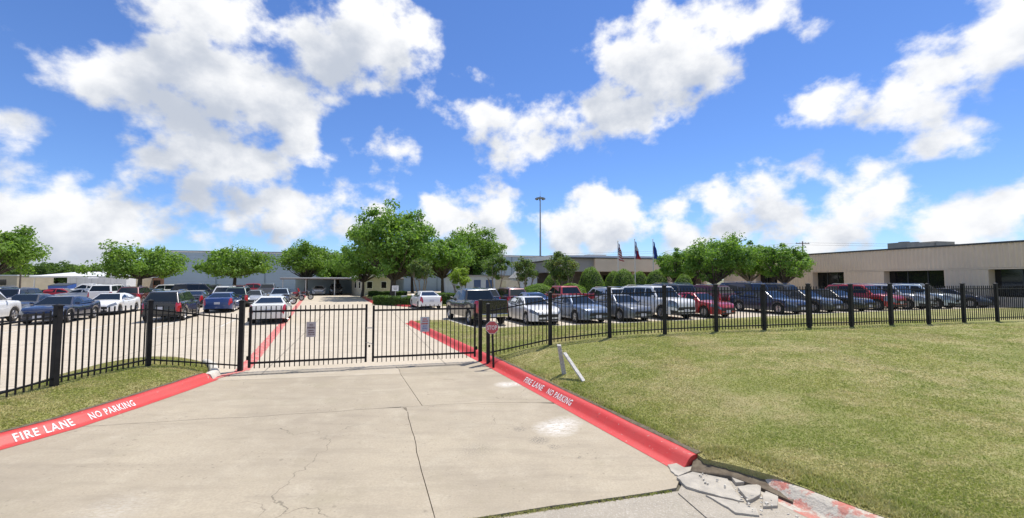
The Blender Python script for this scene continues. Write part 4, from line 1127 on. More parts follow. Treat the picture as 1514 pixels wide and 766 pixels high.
for (a, b) in wins + [(WL, WL)]:
    if a - xs > .3:
        link('ribbed_pier', ribbed(a - xs, ZW0, ZW1).mesh('ribbed_pier'), M_TAN, wg, (xs, 0, 0)); part(wg, 'pier_core', M_TANL, (xs, .012, ZW0 - .01), (a, .99, ZW1 + .01))
    if b > a:
        w_ = part(wg, 'window', M_GLASSD, (a, .72, ZW0), (b, .76, ZW1))
        for m_ in np.arange(a, b, (b - a) / 3)[1:]: part(wg, 'mullion', M_DARKT, (m_ - .03, .66, ZW0), (m_ + .03, .715, ZW1)).parent = w_
    xs = b
hv = empty('rooftop_unit', (*to_w(53.6, 32.0), 5.12), R(14.5)); tag(hv, 'long beige air handling unit on the wing roof', 'roof unit')
M_HV = mat('beige_unit', (.40, .36, .28), (.33, .30, .24), 2, .6)
MB().span((-3.6, -.9, .05), (.4, .9, 1.25)).build('casing', M_HV, hv); MB().span((.42, -1, .05), (3.2, 1, 1.42)).build('casing', M_HV, hv); MB().span((3.22, -.7, .05), (5.2, .7, .95)).build('duct', mat('dark_unit', (.12, .12, .12)), hv)
MB().span((-3.7, -1.02, .62), (3.25, -.98, .74)).build('pale_stripe', mat('cream_stripe', (.6, .53, .38)), hv)
for x in (-2.6, -1.2): MB().lathe([(.45, 1.25), (.45, 1.36), (.1, 1.36)], 12, (x, 0, 0)).build('fan', mat('dark_unit', (.12, .12, .12)), hv)

# left side: white canopy, trailer, far buildings
kx, ky, _ = at(44, 66); cn = empty('white_canopy', (kx, ky, .1), R(14.5)); tag(cn, 'open white metal canopy on slim posts at the lot edge', 'canopy')
MB().add([(0, 0, 2.75), (15, 0, 2.75), (15, 11, 2.75), (0, 11, 2.75), (0, 0, 2.98), (15, 0, 2.98), (15, 11, 2.98), (0, 11, 2.98), (3, 5.5, 3.75), (12.5, 5.5, 3.75)], [(0, 3, 2, 1), (0, 1, 5, 4), (1, 2, 6, 5), (2, 3, 7, 6), (3, 0, 4, 7), (4, 5, 9, 8), (5, 6, 9), (6, 7, 8, 9), (7, 4, 8)]).build('roof', M_WROOF, cn)
for x in (.4, 7.5, 14.6):
    for y in (.4, 10.6): MB().tube([(x, y, 0), (x, y, 2.75)], .08, 8).build('post', M_TRIM, cn)
part(cn, 'brick_block', M_BRICK, (3.6, 7, 0), (6.5, 9, 2.7))


def trailer(px, D, l_, h, label):
    x, y, _ = at(px, D); t = empty('box_trailer', (x, y, .12), R(14.5)); tag(t, label, 'trailer', 'white box trailers')
    MB().span((0, 0, .75), (l_, 2.4, h)).build('box', mat('trailer_white', (.74, .74, .74), (.66, .66, .66), 2, .5), t, bevel=.03)
    for k in range(int(l_ / .8)): MB().span((k * .8 + .38, -.02, .78), (k * .8 + .41, -.002, h - .03)).build('seam', mat('trailer_seam', (.5, .5, .5)), t)
    for x in (l_ - 1.0, l_ - 1.9):
        for y in (.15, 2.1): MB().lathe([(.2, -.11), (.43, -.11), (.45, 0), (.43, .11), (.2, .11)], 14, (x, y, .45), 'y').build('wheel', mat('tyre_rubber', (.018, .018, .018), rough=.85), t)
    MB().span((.4, .8, .55), (l_ - .4, 1.6, .74)).build('chassis', M_DARKT, t)
    return t


trailer(100, 64, 2.6, 2.75, 'short white box trailer parked under the canopy')
trailer(122, 63, 5.6, 2.6, 'long white box trailer parked under the canopy')
def far_block(name, label, px0, px1, D, h, m_, rise=0):
    x0, x1 = at(px0, D)[0], at(px1, D)[0]; o = empty(name, (x0, D, 0), 0); tag(o, label, 'building', 'far low buildings'); L_ = x1 - x0
    part(o, 'wall', m_, (0, 0, 0), (L_, 8, h)); part(o, 'coping', M_TRIM, (-.1, -.1, h + .01), (L_ + .1, 8.1, h + .25))
    for k in range(max(1, int(L_ / 5))): part(o, 'window', M_GLASSD, (k * 5 + 1.5, -.04, h * .35), (k * 5 + 3.2, -.003, h * .75))
far_block('far_building', 'far orange brick building glimpsed behind the spreading elm', 190, 262, 105, 3.1, M_BRICK)
far_block('far_building', 'far beige building between the trailer and the brick one', 160, 189, 98, 3.2, M_BEIGE)
far_block('far_building', 'far pale plaster house left of the utility pole', -40, 26, 100, 3.4, M_BEIGE)

# ------------------------------------------------------------------ poles and flags
M_POLE = mat('pole_grey', (.34, .35, .36), rough=.5, metal=.3); M_WPOLE = mat('utility_wood', (.16, .12, .09), (.22, .17, .13), 8, .9)
x, y, _ = at(799, 136); hm = empty('high_mast_light', (x, y, 0)); tag(hm, 'very tall slim lamp mast rising behind the buildings', 'lamp post')
MB().tube([(0, 0, 0), (0, 0, 15), (0, 0, 30)], [.36, .27, .17], 10).build('mast', M_POLE, hm); MB().lathe([(.3, 29.2), (1.3, 29.3), (1.3, 29.45), (.2, 29.6)], 14).build('ring', M_POLE, hm)
for k in range(8):
    a = k * math.pi / 4; MB().box((1.35 * math.cos(a), 1.35 * math.sin(a), 29.1), (.7, .5, .45), a).build('lamp_head', mat('lamp_grey', (.3, .32, .33)), hm)
MB().tube([(0, 0, 29.5), (0, 0, 31.6)], .05, 6).build('rod', M_POLE, hm)


def upole(px, D, h, label, arm=2.6, rz=.2):
    x, y, _ = at(px, D); u = empty('utility_pole', (x, y, 0), rz); tag(u, label, 'utility pole', 'utility poles')
    MB().tube([(0, 0, -.3), (0, 0, h)], [.17, .11], 8).build('pole', M_WPOLE, u)
    MB().box((0, 0, h - .5), (arm, .12, .14)).build('crossarm', M_WPOLE, u)
    for k in (-1, -.45, .45, 1): MB().lathe([(.03, 0), (.06, .05), (.03, .12), (.06, .15), (.0, .24)], 8, (k * arm * .45, 0, h - .43)).build('insulator', M_POLE, u)
    return Vector((x, y, h - .3))


uA = upole(1188, 92, 11.0, 'wooden utility pole with crossarm above the wing roof', 3.2, .1)
uB = upole(31, 84, 6.9, 'wooden utility pole by the distant trees', 1.6, .3)
uC = Vector((150, 96, 11.5)); uD = Vector((10, 110, 9.4))
for k, dz in enumerate((0, -.5)):
    for (p, q_) in ((uA, uC), (uA, uD)):
        pts_ = [p.lerp(q_, t / 12) + Vector((k * .8, 0, dz - 4 * .55 * (t / 12) * (1 - t / 12))) for t in range(13)]
        o = MB().tube(pts_, .018, 4).build('overhead_wire', M_DARKT); tag(o, ('upper' if k == 0 else 'lower') + ' overhead wire from the utility pole ' + ('out past the rooftop unit' if q_ is uC else 'towards the flagpoles'), 'wire', 'overhead wires')


def flag(px, D, h, label, kind):
    x, y, _ = at(px, D); z = float(z_lot(x, y)); f_ = empty('flagpole', (x, y, z), R(14.5)); tag(f_, label, 'flagpole', 'flagpoles')
    MB().tube([(0, 0, 0), (0, 0, h)], [.065, .04], 10).build('pole', mat('white_pole', (.62, .62, .60), rough=.4), f_); MB().lathe([(0, h), (.07, h + .06), (0, h + .13)], 10).build('ball', mat('gold', (.5, .38, .12), rough=.3, metal=.8), f_)
    # limp cloth hanging in folds: u from hoist to fly, v down
    N, Mv = 26, 13; wu, hv_ = .62, 1.9
    def pt(u, v): return (.05 + wu * u * (.35 + .65 * v) + .05 * math.sin(v * 9 + u * 5), .13 * math.sin(u * 15 + v * 2.2) * u ** .5, h - .15 - v * hv_ * (1 - .08 * u) - u * .35)
    def cell(u0, u1, v0, v1, nm, mt, par, nu=6, nv=3, lift=0.0):
        vs = [(lambda q_: (q_[0], q_[1] - lift, q_[2]))(pt(u0 + (u1 - u0) * i / nu, v0 + (v1 - v0) * j / nv)) for j in range(nv + 1) for i in range(nu + 1)]
        return MB().add(vs, [(j * (nu + 1) + i, j * (nu + 1) + i + 1, (j + 1) * (nu + 1) + i + 1, (j + 1) * (nu + 1) + i) for j in range(nv) for i in range(nu)]).build(nm, mt, par, smooth=60)
    red = mat('flag_red', (.36, .03, .045), rough=.8); wht = mat('flag_white', (.68, .68, .68), rough=.8); blu = mat('flag_blue', (.03, .05, .20), rough=.8)
    if kind == 'us':
        for k in range(13): cell(.42 if k < 7 else 0, 1, k / 13, (k + 1) / 13, 'stripe', red if k % 2 == 0 else wht, f_, 10, 2)
        cn_ = cell(0, .42, 0, 7 / 13, 'canton', blu, f_, 8, 6)
        for j in range(4):
            for i in range(4):
                c_ = pt(.05 + .1 * i, .06 + .12 * j); MB().add([(c_[0] + (.03 if k % 2 == 0 else .012) * math.sin(k * math.pi / 5), c_[1] - .012, c_[2] + (.03 if k % 2 == 0 else .012) * math.cos(k * math.pi / 5)) for k in range(10)], [tuple(range(10))]).build('star', wht, cn_)
    elif kind == 'tx':
        a_ = cell(0, .34, 0, 1, 'blue_band', blu, f_, 6, 10); cell(.34, 1, 0, .5, 'white_band', wht, f_, 10, 6); cell(.34, 1, .5, 1, 'red_band', red, f_, 10, 6)
        c_ = pt(.17, .45); MB().add([(c_[0] + (.1 if k % 2 == 0 else .04) * math.sin(k * math.pi / 5), c_[1] - .02, c_[2] + (.1 if k % 2 == 0 else .04) * math.cos(k * math.pi / 5)) for k in range(10)], [tuple(range(10))]).build('star', wht, a_)
    else:
        cell(0, 1, 0, 1, 'cloth', mat('flag_mid_blue', (.035, .07, .33), rough=.8), f_, 16, 10)


flag(914, 47, 6.45, 'flagpole with a limp red and white striped flag', 'us')
flag(939, 47, 6.65, 'flagpole with a limp blue, white and red lone star flag', 'tx')
flag(966, 47, 6.6, 'flagpole with a limp plain blue flag', 'blue')
# small notice board and grey box on the island
x, y, _ = at(585, 38.5); nb_ = empty('notice_sign', (x, y, .2), 0); tag(nb_, 'small white notice sign on a pole at the hedge island', 'sign')
MB().tube([(0, 0, -.1), (0, 0, 1.75)], .03, 8).build('pole', M_STEEL, nb_); bb = MB().box((0, -.04, 1.5), (.6, .02, .5)).build('board', M_TRIM, nb_)
for k in range(3): MB().box((0, -.053, 1.62 - k * .12), (.4 - .06 * k, .004, .04)).build('small_print', M_DARKT, bb)
x, y, _ = at(598, 38); ub = empty('utility_box', (x, y, .15), R(14.5)); tag(ub, 'small grey utility cabinet next to the hedge', 'cabinet')
MB().box((0, 0, .45), (.5, .4, .9)).build('cabinet', mat('cabinet_grey', (.35, .36, .35), rough=.6), ub, bevel=.02); MB().box((0, -.212, .45), (.42, .02, .78)).build('door', mat('cabinet_door', (.40, .41, .40), rough=.6), ub)
x, y, _ = at(72, 58); du = empty('dumpster', (x, y, .12), R(14.5)); tag(du, 'bright blue steel dumpster near the white canopy', 'dumpster')
M_DU = mat('dumpster_blue', (.03, .09, .33), (.04, .11, .38), 3, .5)
MB().add([(0, .2, .15), (2.2, .2, .15), (2.2, 1.6, .15), (0, 1.6, .15), (0, 0, 1.5), (2.2, 0, 1.5), (2.2, 1.7, 1.8), (0, 1.7, 1.8)], [(0, 3, 2, 1), (4, 5, 6, 7), (0, 1, 5, 4), (1, 2, 6, 5), (2, 3, 7, 6), (3, 0, 4, 7)]).build('bin', M_DU, du)
for x in (.03, 1.12): MB().add([(x, -.05, 1.52), (x + 1.04, -.05, 1.52), (x + 1.04, 1.72, 1.83), (x, 1.72, 1.83), (x, -.05, 1.57), (x + 1.04, -.05, 1.57), (x + 1.04, 1.72, 1.88), (x, 1.72, 1.88)], [(0, 3, 2, 1), (4, 5, 6, 7), (0, 1, 5, 4), (1, 2, 6, 5), (2, 3, 7, 6), (3, 0, 4, 7)]).build('lid', M_DARKT, du)

# ------------------------------------------------------------------ cars
M_TYRE = mat('tyre_rubber', (.018, .018, .018), rough=.85); M_RIM = mat('alloy_rim', (.45, .45, .46), rough=.3, metal=.8); M_RIMD = mat('dark_rim', (.10, .10, .10), rough=.4, metal=.6)
M_GLASS = mat('car_glass', (.014, .020, .026), rough=.04, spec=.45); M_HEAD = mat('headlamp', (.22, .24, .26), rough=.08, coat=.6, metal=.3); M_TAIL = mat('tail_lamp', (.42, .015, .02), rough=.15, coat=1.0)
M_TRIMB = mat('black_plastic', (.022, .022, .023), rough=.5); M_CHROME = mat('chrome', (.62, .62, .62), rough=.15, metal=1.0); M_PLATE = mat('plate_white', (.62, .63, .66), (.35, .37, .45), 60, .5); M_UNDER = mat('underbody', (.010, .010, .010), rough=.9)
PAINT = {k: mat('paint_' + k, c, rough=r_, metal=m_, coat=.8) for k, c, r_, m_ in [
    ('white', (.74, .74, .73), .35, 0), ('cream', (.70, .70, .66), .35, 0), ('silver', (.44, .46, .48), .3, .45), ('grey', (.15, .165, .19), .3, .45), ('bluegrey', (.13, .17, .24), .3, .4), ('black', (.012, .012, .014), .25, 0),
    ('navy', (.014, .022, .055), .28, .2), ('charcoal', (.045, .048, .055), .3, .3), ('red', (.36, .012, .018), .3, .1), ('maroon', (.10, .012, .016), .3, .2), ('blue', (.02, .055, .19), .3, .3), ('green', (.02, .04, .032), .3, .2), ('brown', (.06, .045, .035), .3, .3), ('paleblue', (.42, .50, .56), .3, .4)]}

SPEC = {
    'sedan': dict(L=4.85, W=1.84, H=1.45, R=.335, fa=1.45, ra=-1.37, sill=.21, belt=.95,
                  top=[(-2.42, .62), (-2.39, .82), (-2.33, 1.00), (-2.2, 1.06), (-1.8, 1.07), (-1.2, .99), (-.5, .955), (.6, .95), (1.05, .975), (1.5, .93), (1.95, .86), (2.2, .78), (2.34, .70), (2.42, .60)],
                  xa=1.12, xb=.36, xc=-.80, xd=-1.78, wb=.83, wr=.58, pill=[-.12, -1.02]),
    'suv': dict(L=4.75, W=1.90, H=1.74, R=.37, fa=1.45, ra=-1.38, sill=.27, belt=1.10,
                top=[(-2.37, .70), (-2.36, .95), (-2.33, 1.08), (-2.2, 1.12), (-1.2, 1.11), (0, 1.08), (.9, 1.06), (1.2, 1.09), (1.6, 1.06), (2.0, 1.00), (2.2, .93), (2.32, .82), (2.37, .70)],
                xa=1.22, xb=.50, xc=-1.78, xd=-2.30, wb=.86, wr=.66, pill=[-.05, -1.05]),
    'fullsize': dict(L=5.25, W=2.0, H=1.90, R=.40, fa=1.62, ra=-1.50, sill=.33, belt=1.22,
                     top=[(-2.62, .72), (-2.61, 1.0), (-2.58, 1.18), (-2.4, 1.24), (-1.2, 1.23), (0, 1.20), (.9, 1.19), (1.2, 1.21), (1.7, 1.19), (2.2, 1.15), (2.45, 1.10), (2.58, .95), (2.62, .75)],
                     xa=1.25, xb=.62, xc=-2.22, xd=-2.55, wb=.91, wr=.74, pill=[.05, -1.0]),
    'pickup': dict(L=5.75, W=2.0, H=1.88, R=.40, fa=1.85, ra=-1.78, sill=.36, belt=1.24,
                   top=[(-2.87, .72), (-2.86, 1.0), (-2.85, 1.30), (-2.5, 1.32), (-1.2, 1.31), (-1.02, 1.26), (0, 1.23), (1.2, 1.21), (1.45, 1.23), (1.9, 1.20), (2.4, 1.16), (2.65, 1.10), (2.80, .95), (2.87, .75)],
                   xa=1.5, xb=.85, xc=-.62, xd=-.98, wb=.91, wr=.72, pill=[.22], bed=(-2.80, -1.06)),
    'hatch': dict(L=4.25, W=1.78, H=1.55, R=.32, fa=1.32, ra=-1.26, sill=.2, belt=.98,
                  top=[(-2.12, .62), (-2.11, .85), (-2.06, 1.0), (-1.9, 1.04), (-1.0, 1.0), (0, .97), (.9, .98), (1.15, 1.0), (1.5, .95), (1.8, .88), (1.98, .78), (2.08, .68), (2.12, .58)],
                  xa=1.2, xb=.42, xc=-1.45, xd=-2.0, wb=.81, wr=.60, pill=[-.12, -1.05]),
}
CARM = {}


def car_meshes(kind):
    if kind in CARM: return CARM[kind]
    S = SPEC[kind]; L_, W, H, Rw = S['L'], S['W'] / 2, S['H'], S['R']; ra_ = Rw + .065
    tx = [p[0] for p in S['top']]; tz = [p[1] for p in S['top']]
    xs = set(tx) | {-L_ / 2 + .06, -L_ / 2 + .15, -L_ / 2 + .3, -L_ / 2 + .5, L_ / 2 - .08, L_ / 2 - .2, L_ / 2 - .36, L_ / 2 - .55}
    arch = {}
    for ax in (S['fa'], S['ra']):
        for k in range(11):
            t = math.pi * k / 10; x = round(ax + ra_ * math.cos(t), 4); arch[x] = Rw + ra_ * math.sin(t) * .96; xs.add(x)
        xs |= {round(ax + ra_ + .012, 4), round(ax - ra_ - .012, 4)}
    xs |= set(np.round(np.linspace(-L_ / 2, L_ / 2, 18), 3))
    xs = sorted(xs); X = [xs[0]]
    for x in xs[1:]:
        if x - X[-1] > .011 or x in arch: X.append(x)
    prev = X; rings = []
    for x in X:
        zt = float(np.interp(x, tx, tz)); ef, er = L_ / 2 - x, x + L_ / 2
        w = W * (1 - .40 * max(0, 1 - ef / .62) ** 2.2) * (1 - .20 * max(0, 1 - er / .5) ** 2.2)
        zb = S['sill'] + .10 * max(0, 1 - er / .5) + .03 * max(0, 1 - ef / .4)
        for ax in (S['fa'], S['ra']):
            if abs(x - ax) <= ra_ + 1e-3: zb = max(zb, Rw + .96 * math.sqrt(max(0, ra_ ** 2 - (x - ax) ** 2)))
        h = zt - zb; bed = S.get('bed'); inbed = bed and bed[0] < x < bed[1]
        cr = .035 if x > S['xa'] - .2 else .02
        ring = [(w * .86, zb), (w * .975, zb + .012), (w, zb + h * .30), (w * .995, zb + h * .52), (w * .985, zb + h * .72), (w * .955, zb + h * .90), (w * .90, zt - .008), (w * .84, zt), ]
        if inbed: ring += [(w * .80, zt - .02), (w * .79, .82), (0, .82)]
        else: ring += [(w * .60, zt + cr * .6), (w * .3, zt + cr * .9), (0, zt + cr)]
        rings.append(ring)
    k = len(rings[0]); m_ = 2 * k - 1; V = []
    for x, rg in zip(X, rings):
        full = [(-y, z) for y, z in rg] + [(y, z) for y, z in rg[:-1][::-1]]
        V += [(x, y, z) for y, z in full]
    parts = {'body': [], 'headlight_l': [], 'headlight_r': [], 'taillight_l': [], 'taillight_r': [], 'grille': [], 'frontbumper': [], 'rearbumper': []}
    big = kind in ('suv', 'fullsize', 'pickup')
    for j in range(len(X) - 1):
        xm = (X[j] + X[j + 1]) / 2
        for i in range(m_ - 1):
            seg = i if i < k - 1 else m_ - 2 - i; f_ = (j * m_ + i, j * m_ + i + 1, (j + 1) * m_ + i + 1, (j + 1) * m_ + i); side = 'r' if i < k - 1 else 'l'
            nm = 'body'
            if xm > L_ / 2 - .46 and seg in ((3, 4, 5) if big else (4, 5)): nm = 'headlight_' + side
            elif xm < -L_ / 2 + .26 and seg in ((2, 3, 4, 5) if not kind == 'sedan' else (3, 4, 5)): nm = 'taillight_' + side
            elif (xm > L_ / 2 - .3 or xm < -L_ / 2 + .3) and seg == 1 and big: nm = 'frontbumper' if xm > 0 else 'rearbumper'
            parts[nm].append(f_)
    n0 = (len(X) - 1) * m_
    for i in range(k - 1):
        mir = m_ - 1 - i
        parts['grille' if (i in (3, 4, 5) or (i == 1 and not big)) else ('frontbumper' if i == 1 and big else 'body')].append((n0 + i, n0 + i + 1, n0 + mir - 1, n0 + mir) if i < k - 2 else (n0 + i, n0 + i + 1, n0 + mir))
        parts['rearbumper' if i == 1 and big else 'body'].append((i, mir, mir - 1, i + 1) if i < k - 2 else (i, mir, i + 1))
    out = {}

    def sub(nm, faces):
        mp = {}; vs = []; fs = []
        for f_ in faces:
            g_ = []
            for q_ in f_:
                if q_ not in mp: mp[q_] = len(vs); vs.append(V[q_])
                g_.append(mp[q_])
            fs.append(tuple(g_))
        me = bpy.data.meshes.new(nm); me.from_pydata(vs, [], fs); bm = bmesh.new(); bm.from_mesh(me)
        for f_ in bm.faces:
            c_ = f_.calc_center_median(); o_ = Vector((c_.x * .35, c_.y, (c_.z - .6) * 1.2)) if abs(c_.x) < L_ / 2 - .4 else Vector((c_.x, c_.y * .9, (c_.z - .6)))
            if f_.normal.dot(o_) < 0 and not (S.get('bed') and abs(c_.y) < W * .82 and S['bed'][0] < c_.x < S['bed'][1]): f_.normal_flip()
        bm.to_mesh(me); bm.free(); me.shade_smooth(); me.set_sharp_from_angle(angle=R(38)); return me
    for nm, fs in parts.items():
        if fs: out[nm] = sub(nm[:-2] if nm[-2] == '_' else nm, fs)
    # cabin
    xa, xb, xc, xd, wb, wr, bz = S['xa'], S['xb'], S['xc'], S['xd'], S['wb'], S['wr'], S['belt']
    zt = lambda x: float(np.interp(x, tx, tz)); xm = (xb + xc) / 2; zf_, zr_, rz_ = H - .035, H - .06, H
    vs = []; lowz = min(zt(xa), bz) - .02
    prof = [(xa, wb, zt(xa) - .02), (xb, wr, zf_), (xm, wr + .02, rz_ - .012), (xc, wr - .02, zr_), (xd, wb - .02, zt(xd) - .02)]
    for (x, w, z) in prof: vs += [(x, -w, z), (x, w, z)]
    fs = [(2 * i, 2 * i + 1, 2 * i + 3, 2 * i + 2) for i in range(4)] + [(0, 2, 4, 6, 8), (1, 9, 7, 5, 3), (0, 8, 9, 1)]
    bm = bmesh.new(); bv = [bm.verts.new(p) for p in vs]; [bm.faces.new([bv[q_] for q_ in f_]) for f_ in fs]
    bmesh.ops.recalc_face_normals(bm, faces=bm.faces); bm.edges.ensure_lookup_table()
    ed = [e for e in bm.edges if not (abs(e.verts[0].co.z - e.verts[1].co.z) < .35 and max(e.verts[0].co.z, e.verts[1].co.z) < H - .25)]
    bmesh.ops.bevel(bm, geom=ed, offset=.07, segments=3, affect='EDGES', profile=.6)
    me = bpy.data.meshes.new('cabin'); bm.to_mesh(me); bm.free(); me.shade_smooth(); me.set_sharp_from_angle(angle=R(30)); out['cabin'] = me

    def pane(nm, P, n=None, th=.006):
        P = [Vector(p) for p in P]; nn = (P[1] - P[0]).cross(P[2] - P[1]).normalized(); c_ = sum(P, Vector()) / len(P)
        if nn.dot(c_ - Vector((0 if abs(c_.y) > .3 else c_.x * .3, 0, .8))) < 0: nn = -nn
        return MB().add([p + nn * th for p in P] + [p - nn * .01 for p in P], [tuple(range(len(P))), tuple(range(len(P), 2 * len(P)))[::-1]] + [(i, (i + 1) % len(P), len(P) + (i + 1) % len(P), len(P) + i) for i in range(len(P))]).mesh(nm)
    def slope(x0, w0, z0, x1, w1, z1, h0, h1, ins):
        q_ = []
        for (h, s_) in ((h0, -1), (h0, 1), (h1, 1), (h1, -1)): q_.append((x0 + (x1 - x0) * h, s_ * (w0 + (w1 - w0) * h - ins), z0 + (z1 - z0) * h))
        return q_
    out['windshield'] = pane('windshield', slope(xa, wb, zt(xa) - .02, xb, wr, zf_, .06, .93, .075))
    out['rear_window'] = pane('rear_window', slope(xd, wb - .02, zt(xd) - .02, xc, wr - .02, zr_, .14 if not big else .12, .90, .10))
    zA = lambda x: zt(x) - .02
    def sp_(x, h, s_):   # point of the cabin side
        x_ = min(max(x, xd), xa); z0 = np.interp(x_, [xd, xa], [zt(xd) - .02, zt(xa) - .02]); z1 = np.interp(x_, [xc, xm, xb], [zr_, rz_ - .012, zf_])
        return (x, s_ * (wb - .01 + (wr - wb) * h), z0 + (z1 - z0) * h)
    fl_ = lambda h: xa + (xb - xa) * h; rl_ = lambda h: xd + (xc - xd) * h; h0, h1 = .10, .84
    cuts = [None] + S['pill'] + [None]; sw = []
    for i in range(len(cuts) - 1):
        P = []
        for h in (h0, h1):
            a = fl_(h) - .10 if cuts[i] is None else cuts[i] - .04; b = rl_(h) + .13 if cuts[i + 1] is None else cuts[i + 1] + .04
            P.append((a, b, h))
        if P[0][0] - P[0][1] < .18: continue
        sw.append([(P[0][0], h0), (P[1][0], h1), (P[1][1], h1), (P[0][1], h0)])
    for s_, nm in ((1, 'l'), (-1, 'r')):
        out['side_window_' + nm] = [pane('side_window', [sp_(x, h, s_) for x, h in q_], th=.010) for q_ in sw]
    # wheels
    wl = MB().lathe([(Rw * .62, -.10), (Rw * .9, -.112), (Rw, -.085), (Rw, .085), (Rw * .9, .112), (Rw * .62, .10)], 24, axis='y').mesh('wheel', smooth=40)
    rm = MB(); rm.lathe([(Rw * .64, -.085), (Rw * .60, -.105), (Rw * .56, -.06), (.02, -.055)], 20, axis='y')
    for q_ in range(5):
        a = q_ * 2 * math.pi / 5; rm.box((Rw * .33 * math.cos(a), -.078, Rw * .33 * math.sin(a)), (Rw * .62, .03, .07), rot=Matrix.Rotation(-a, 3, 'Y'))
    rm.lathe([(.07, -.09), (.055, -.105), (.0, -.108)], 12, axis='y')
    out['wheel'] = wl; out['rim'] = rm.mesh('rim', smooth=35)
    out['underbody'] = MB().span((-L_ / 2 + .25, -W + .24, S['sill'] + .02), (L_ / 2 - .35, W - .24, bz - .12)).mesh('underbody')
    mz = zt(xa) + .02; out['mirror'] = MB().add([(0, 0, 0), (.10, .02, .02), (.10, .17, .02), (-.02, .20, .0), (0, 0, .05), (.08, .03, .13), (.08, .17, .14), (-.02, .20, .12)], [(0, 3, 2, 1), (4, 5, 6, 7), (0, 1, 5, 4), (1, 2, 6, 5), (2, 3, 7, 6), (3, 0, 4, 7)]).mesh('mirror', bevel=.012)
    out['plate'] = MB().box((0, 0, 0), (.012, .34, .16)).mesh('plate'); out['door_handle'] = MB().box((0, 0, 0), (.20, .035, .035)).mesh('door_handle', bevel=.008)
    if kind in ('suv', 'fullsize'):
        out['roof_rail'] = MB().tube([(xb - .25, 0, H - .03), (xb - .35, 0, H + .035), (xc + .35, 0, H + .035), (xc + .25, 0, H - .03)], .02, 6).mesh('roof_rail', smooth=50)
    if kind == 'pickup': out['tailgate'] = MB().span((-L_ / 2 - .012, -W * .78, .70), (-L_ / 2 + .05, W * .78, 1.325)).mesh('tailgate', bevel=.015)
    out['step'] = MB().span((-L_ / 2 - .07, -W * .80, .46), (-L_ / 2 + .04, W * .80, .64)).mesh('rear_bumper', bevel=.03) if kind == 'pickup' else None
    CARM[kind] = out; return out


NAMES = {'sedan': 'sedan', 'suv': 'suv', 'fullsize': 'suv', 'pickup': 'pickup_truck', 'hatch': 'hatchback'}


def car(kind, paint, x, y, hd, label, group, detail=2, z=None, dark_rim=False):
    m = car_meshes(kind); S = SPEC[kind]; L_, W = S['L'], S['W'] / 2; pm = PAINT[paint]
    ang = math.atan2(hd[1], hd[0]); zz = float(z_lot(x, y)) + .004 if z is None else z
    root = empty(NAMES[kind], (x, y, zz), ang); tag(root, label, {'pickup': 'pickup truck', 'suv': 'suv', 'fullsize': 'suv', 'sedan': 'car', 'hatch': 'car'}[kind], group)
    body = link('body', m['body'], pm, root); cab = link('cabin', m['cabin'], pm, root)
    for nm, mm in (('headlight_l', M_HEAD), ('headlight_r', M_HEAD), ('taillight_l', M_TAIL), ('taillight_r', M_TAIL), ('grille', M_TRIMB), ('frontbumper', M_CHROME if kind == 'pickup' else M_TRIMB), ('rearbumper', M_TRIMB)):
        if nm in m: link(nm.split('_')[0].replace('bumper', '_bumper'), m[nm], mm, root)
    link('windshield', m['windshield'], M_GLASS, root); link('rear_window', m['rear_window'], M_GLASS, root)
    for s_ in 'lr':
        for w_ in m['side_window_' + s_]: link('side_window', w_, M_GLASS, root)
    for ax in (S['fa'], S['ra']):
        for s_ in (-1, 1):
            w_ = link('wheel', m['wheel'], M_TYRE, root, (ax, s_ * (W - .125), S['R']), (0, random.uniform(0, 6), 0 if s_ < 0 else math.pi))
            if detail: link('rim', m['rim'], M_RIMD if dark_rim else M_RIM, w_)
    link('underbody', m['underbody'], M_UNDER, root)
    zt = lambda q_: float(np.interp(q_, [p[0] for p in S['top']], [p[1] for p in S['top']]))
    for s_ in (-1, 1):
        mr = link('mirror', m['mirror'], pm if kind != 'pickup' else M_TRIMB, root, (S['xa'] - .30, s_ * (S['wb'] + .0), zt(S['xa']) + .02)); mr.scale = (1, s_, 1)
    link('plate', m['plate'], M_PLATE, root, (-L_ / 2 - .01 - (.06 if kind == 'pickup' else 0), 0, .55 if kind == 'pickup' else (.70 if kind == 'sedan' else .78)))
    if detail > 1:
        link('plate', m['plate'], M_PLATE, root, (L_ / 2 + .008, 0, .40 if kind in ('sedan', 'hatch') else .55))
        for s_ in (-1, 1):
            for px_ in (S['pill'][0] + .18, (S['pill'][1] + .16) if len(S['pill']) > 1 else S['pill'][0] - .75):
                link('door_handle', m['door_handle'], pm if kind != 'pickup' else M_CHROME, root, (px_, s_ * (W * .965), S['belt'] - .10))
    if 'roof_rail' in m:
        for s_ in (-1, 1): link('roof_rail', m['roof_rail'], M_CHROME, root, (0, s_ * (S['wr'] - .06), 0))
    if 'tailgate' in m: link('tailgate', m['tailgate'], pm, root); link('step_bumper', m['step'], M_CHROME, root)
    return root


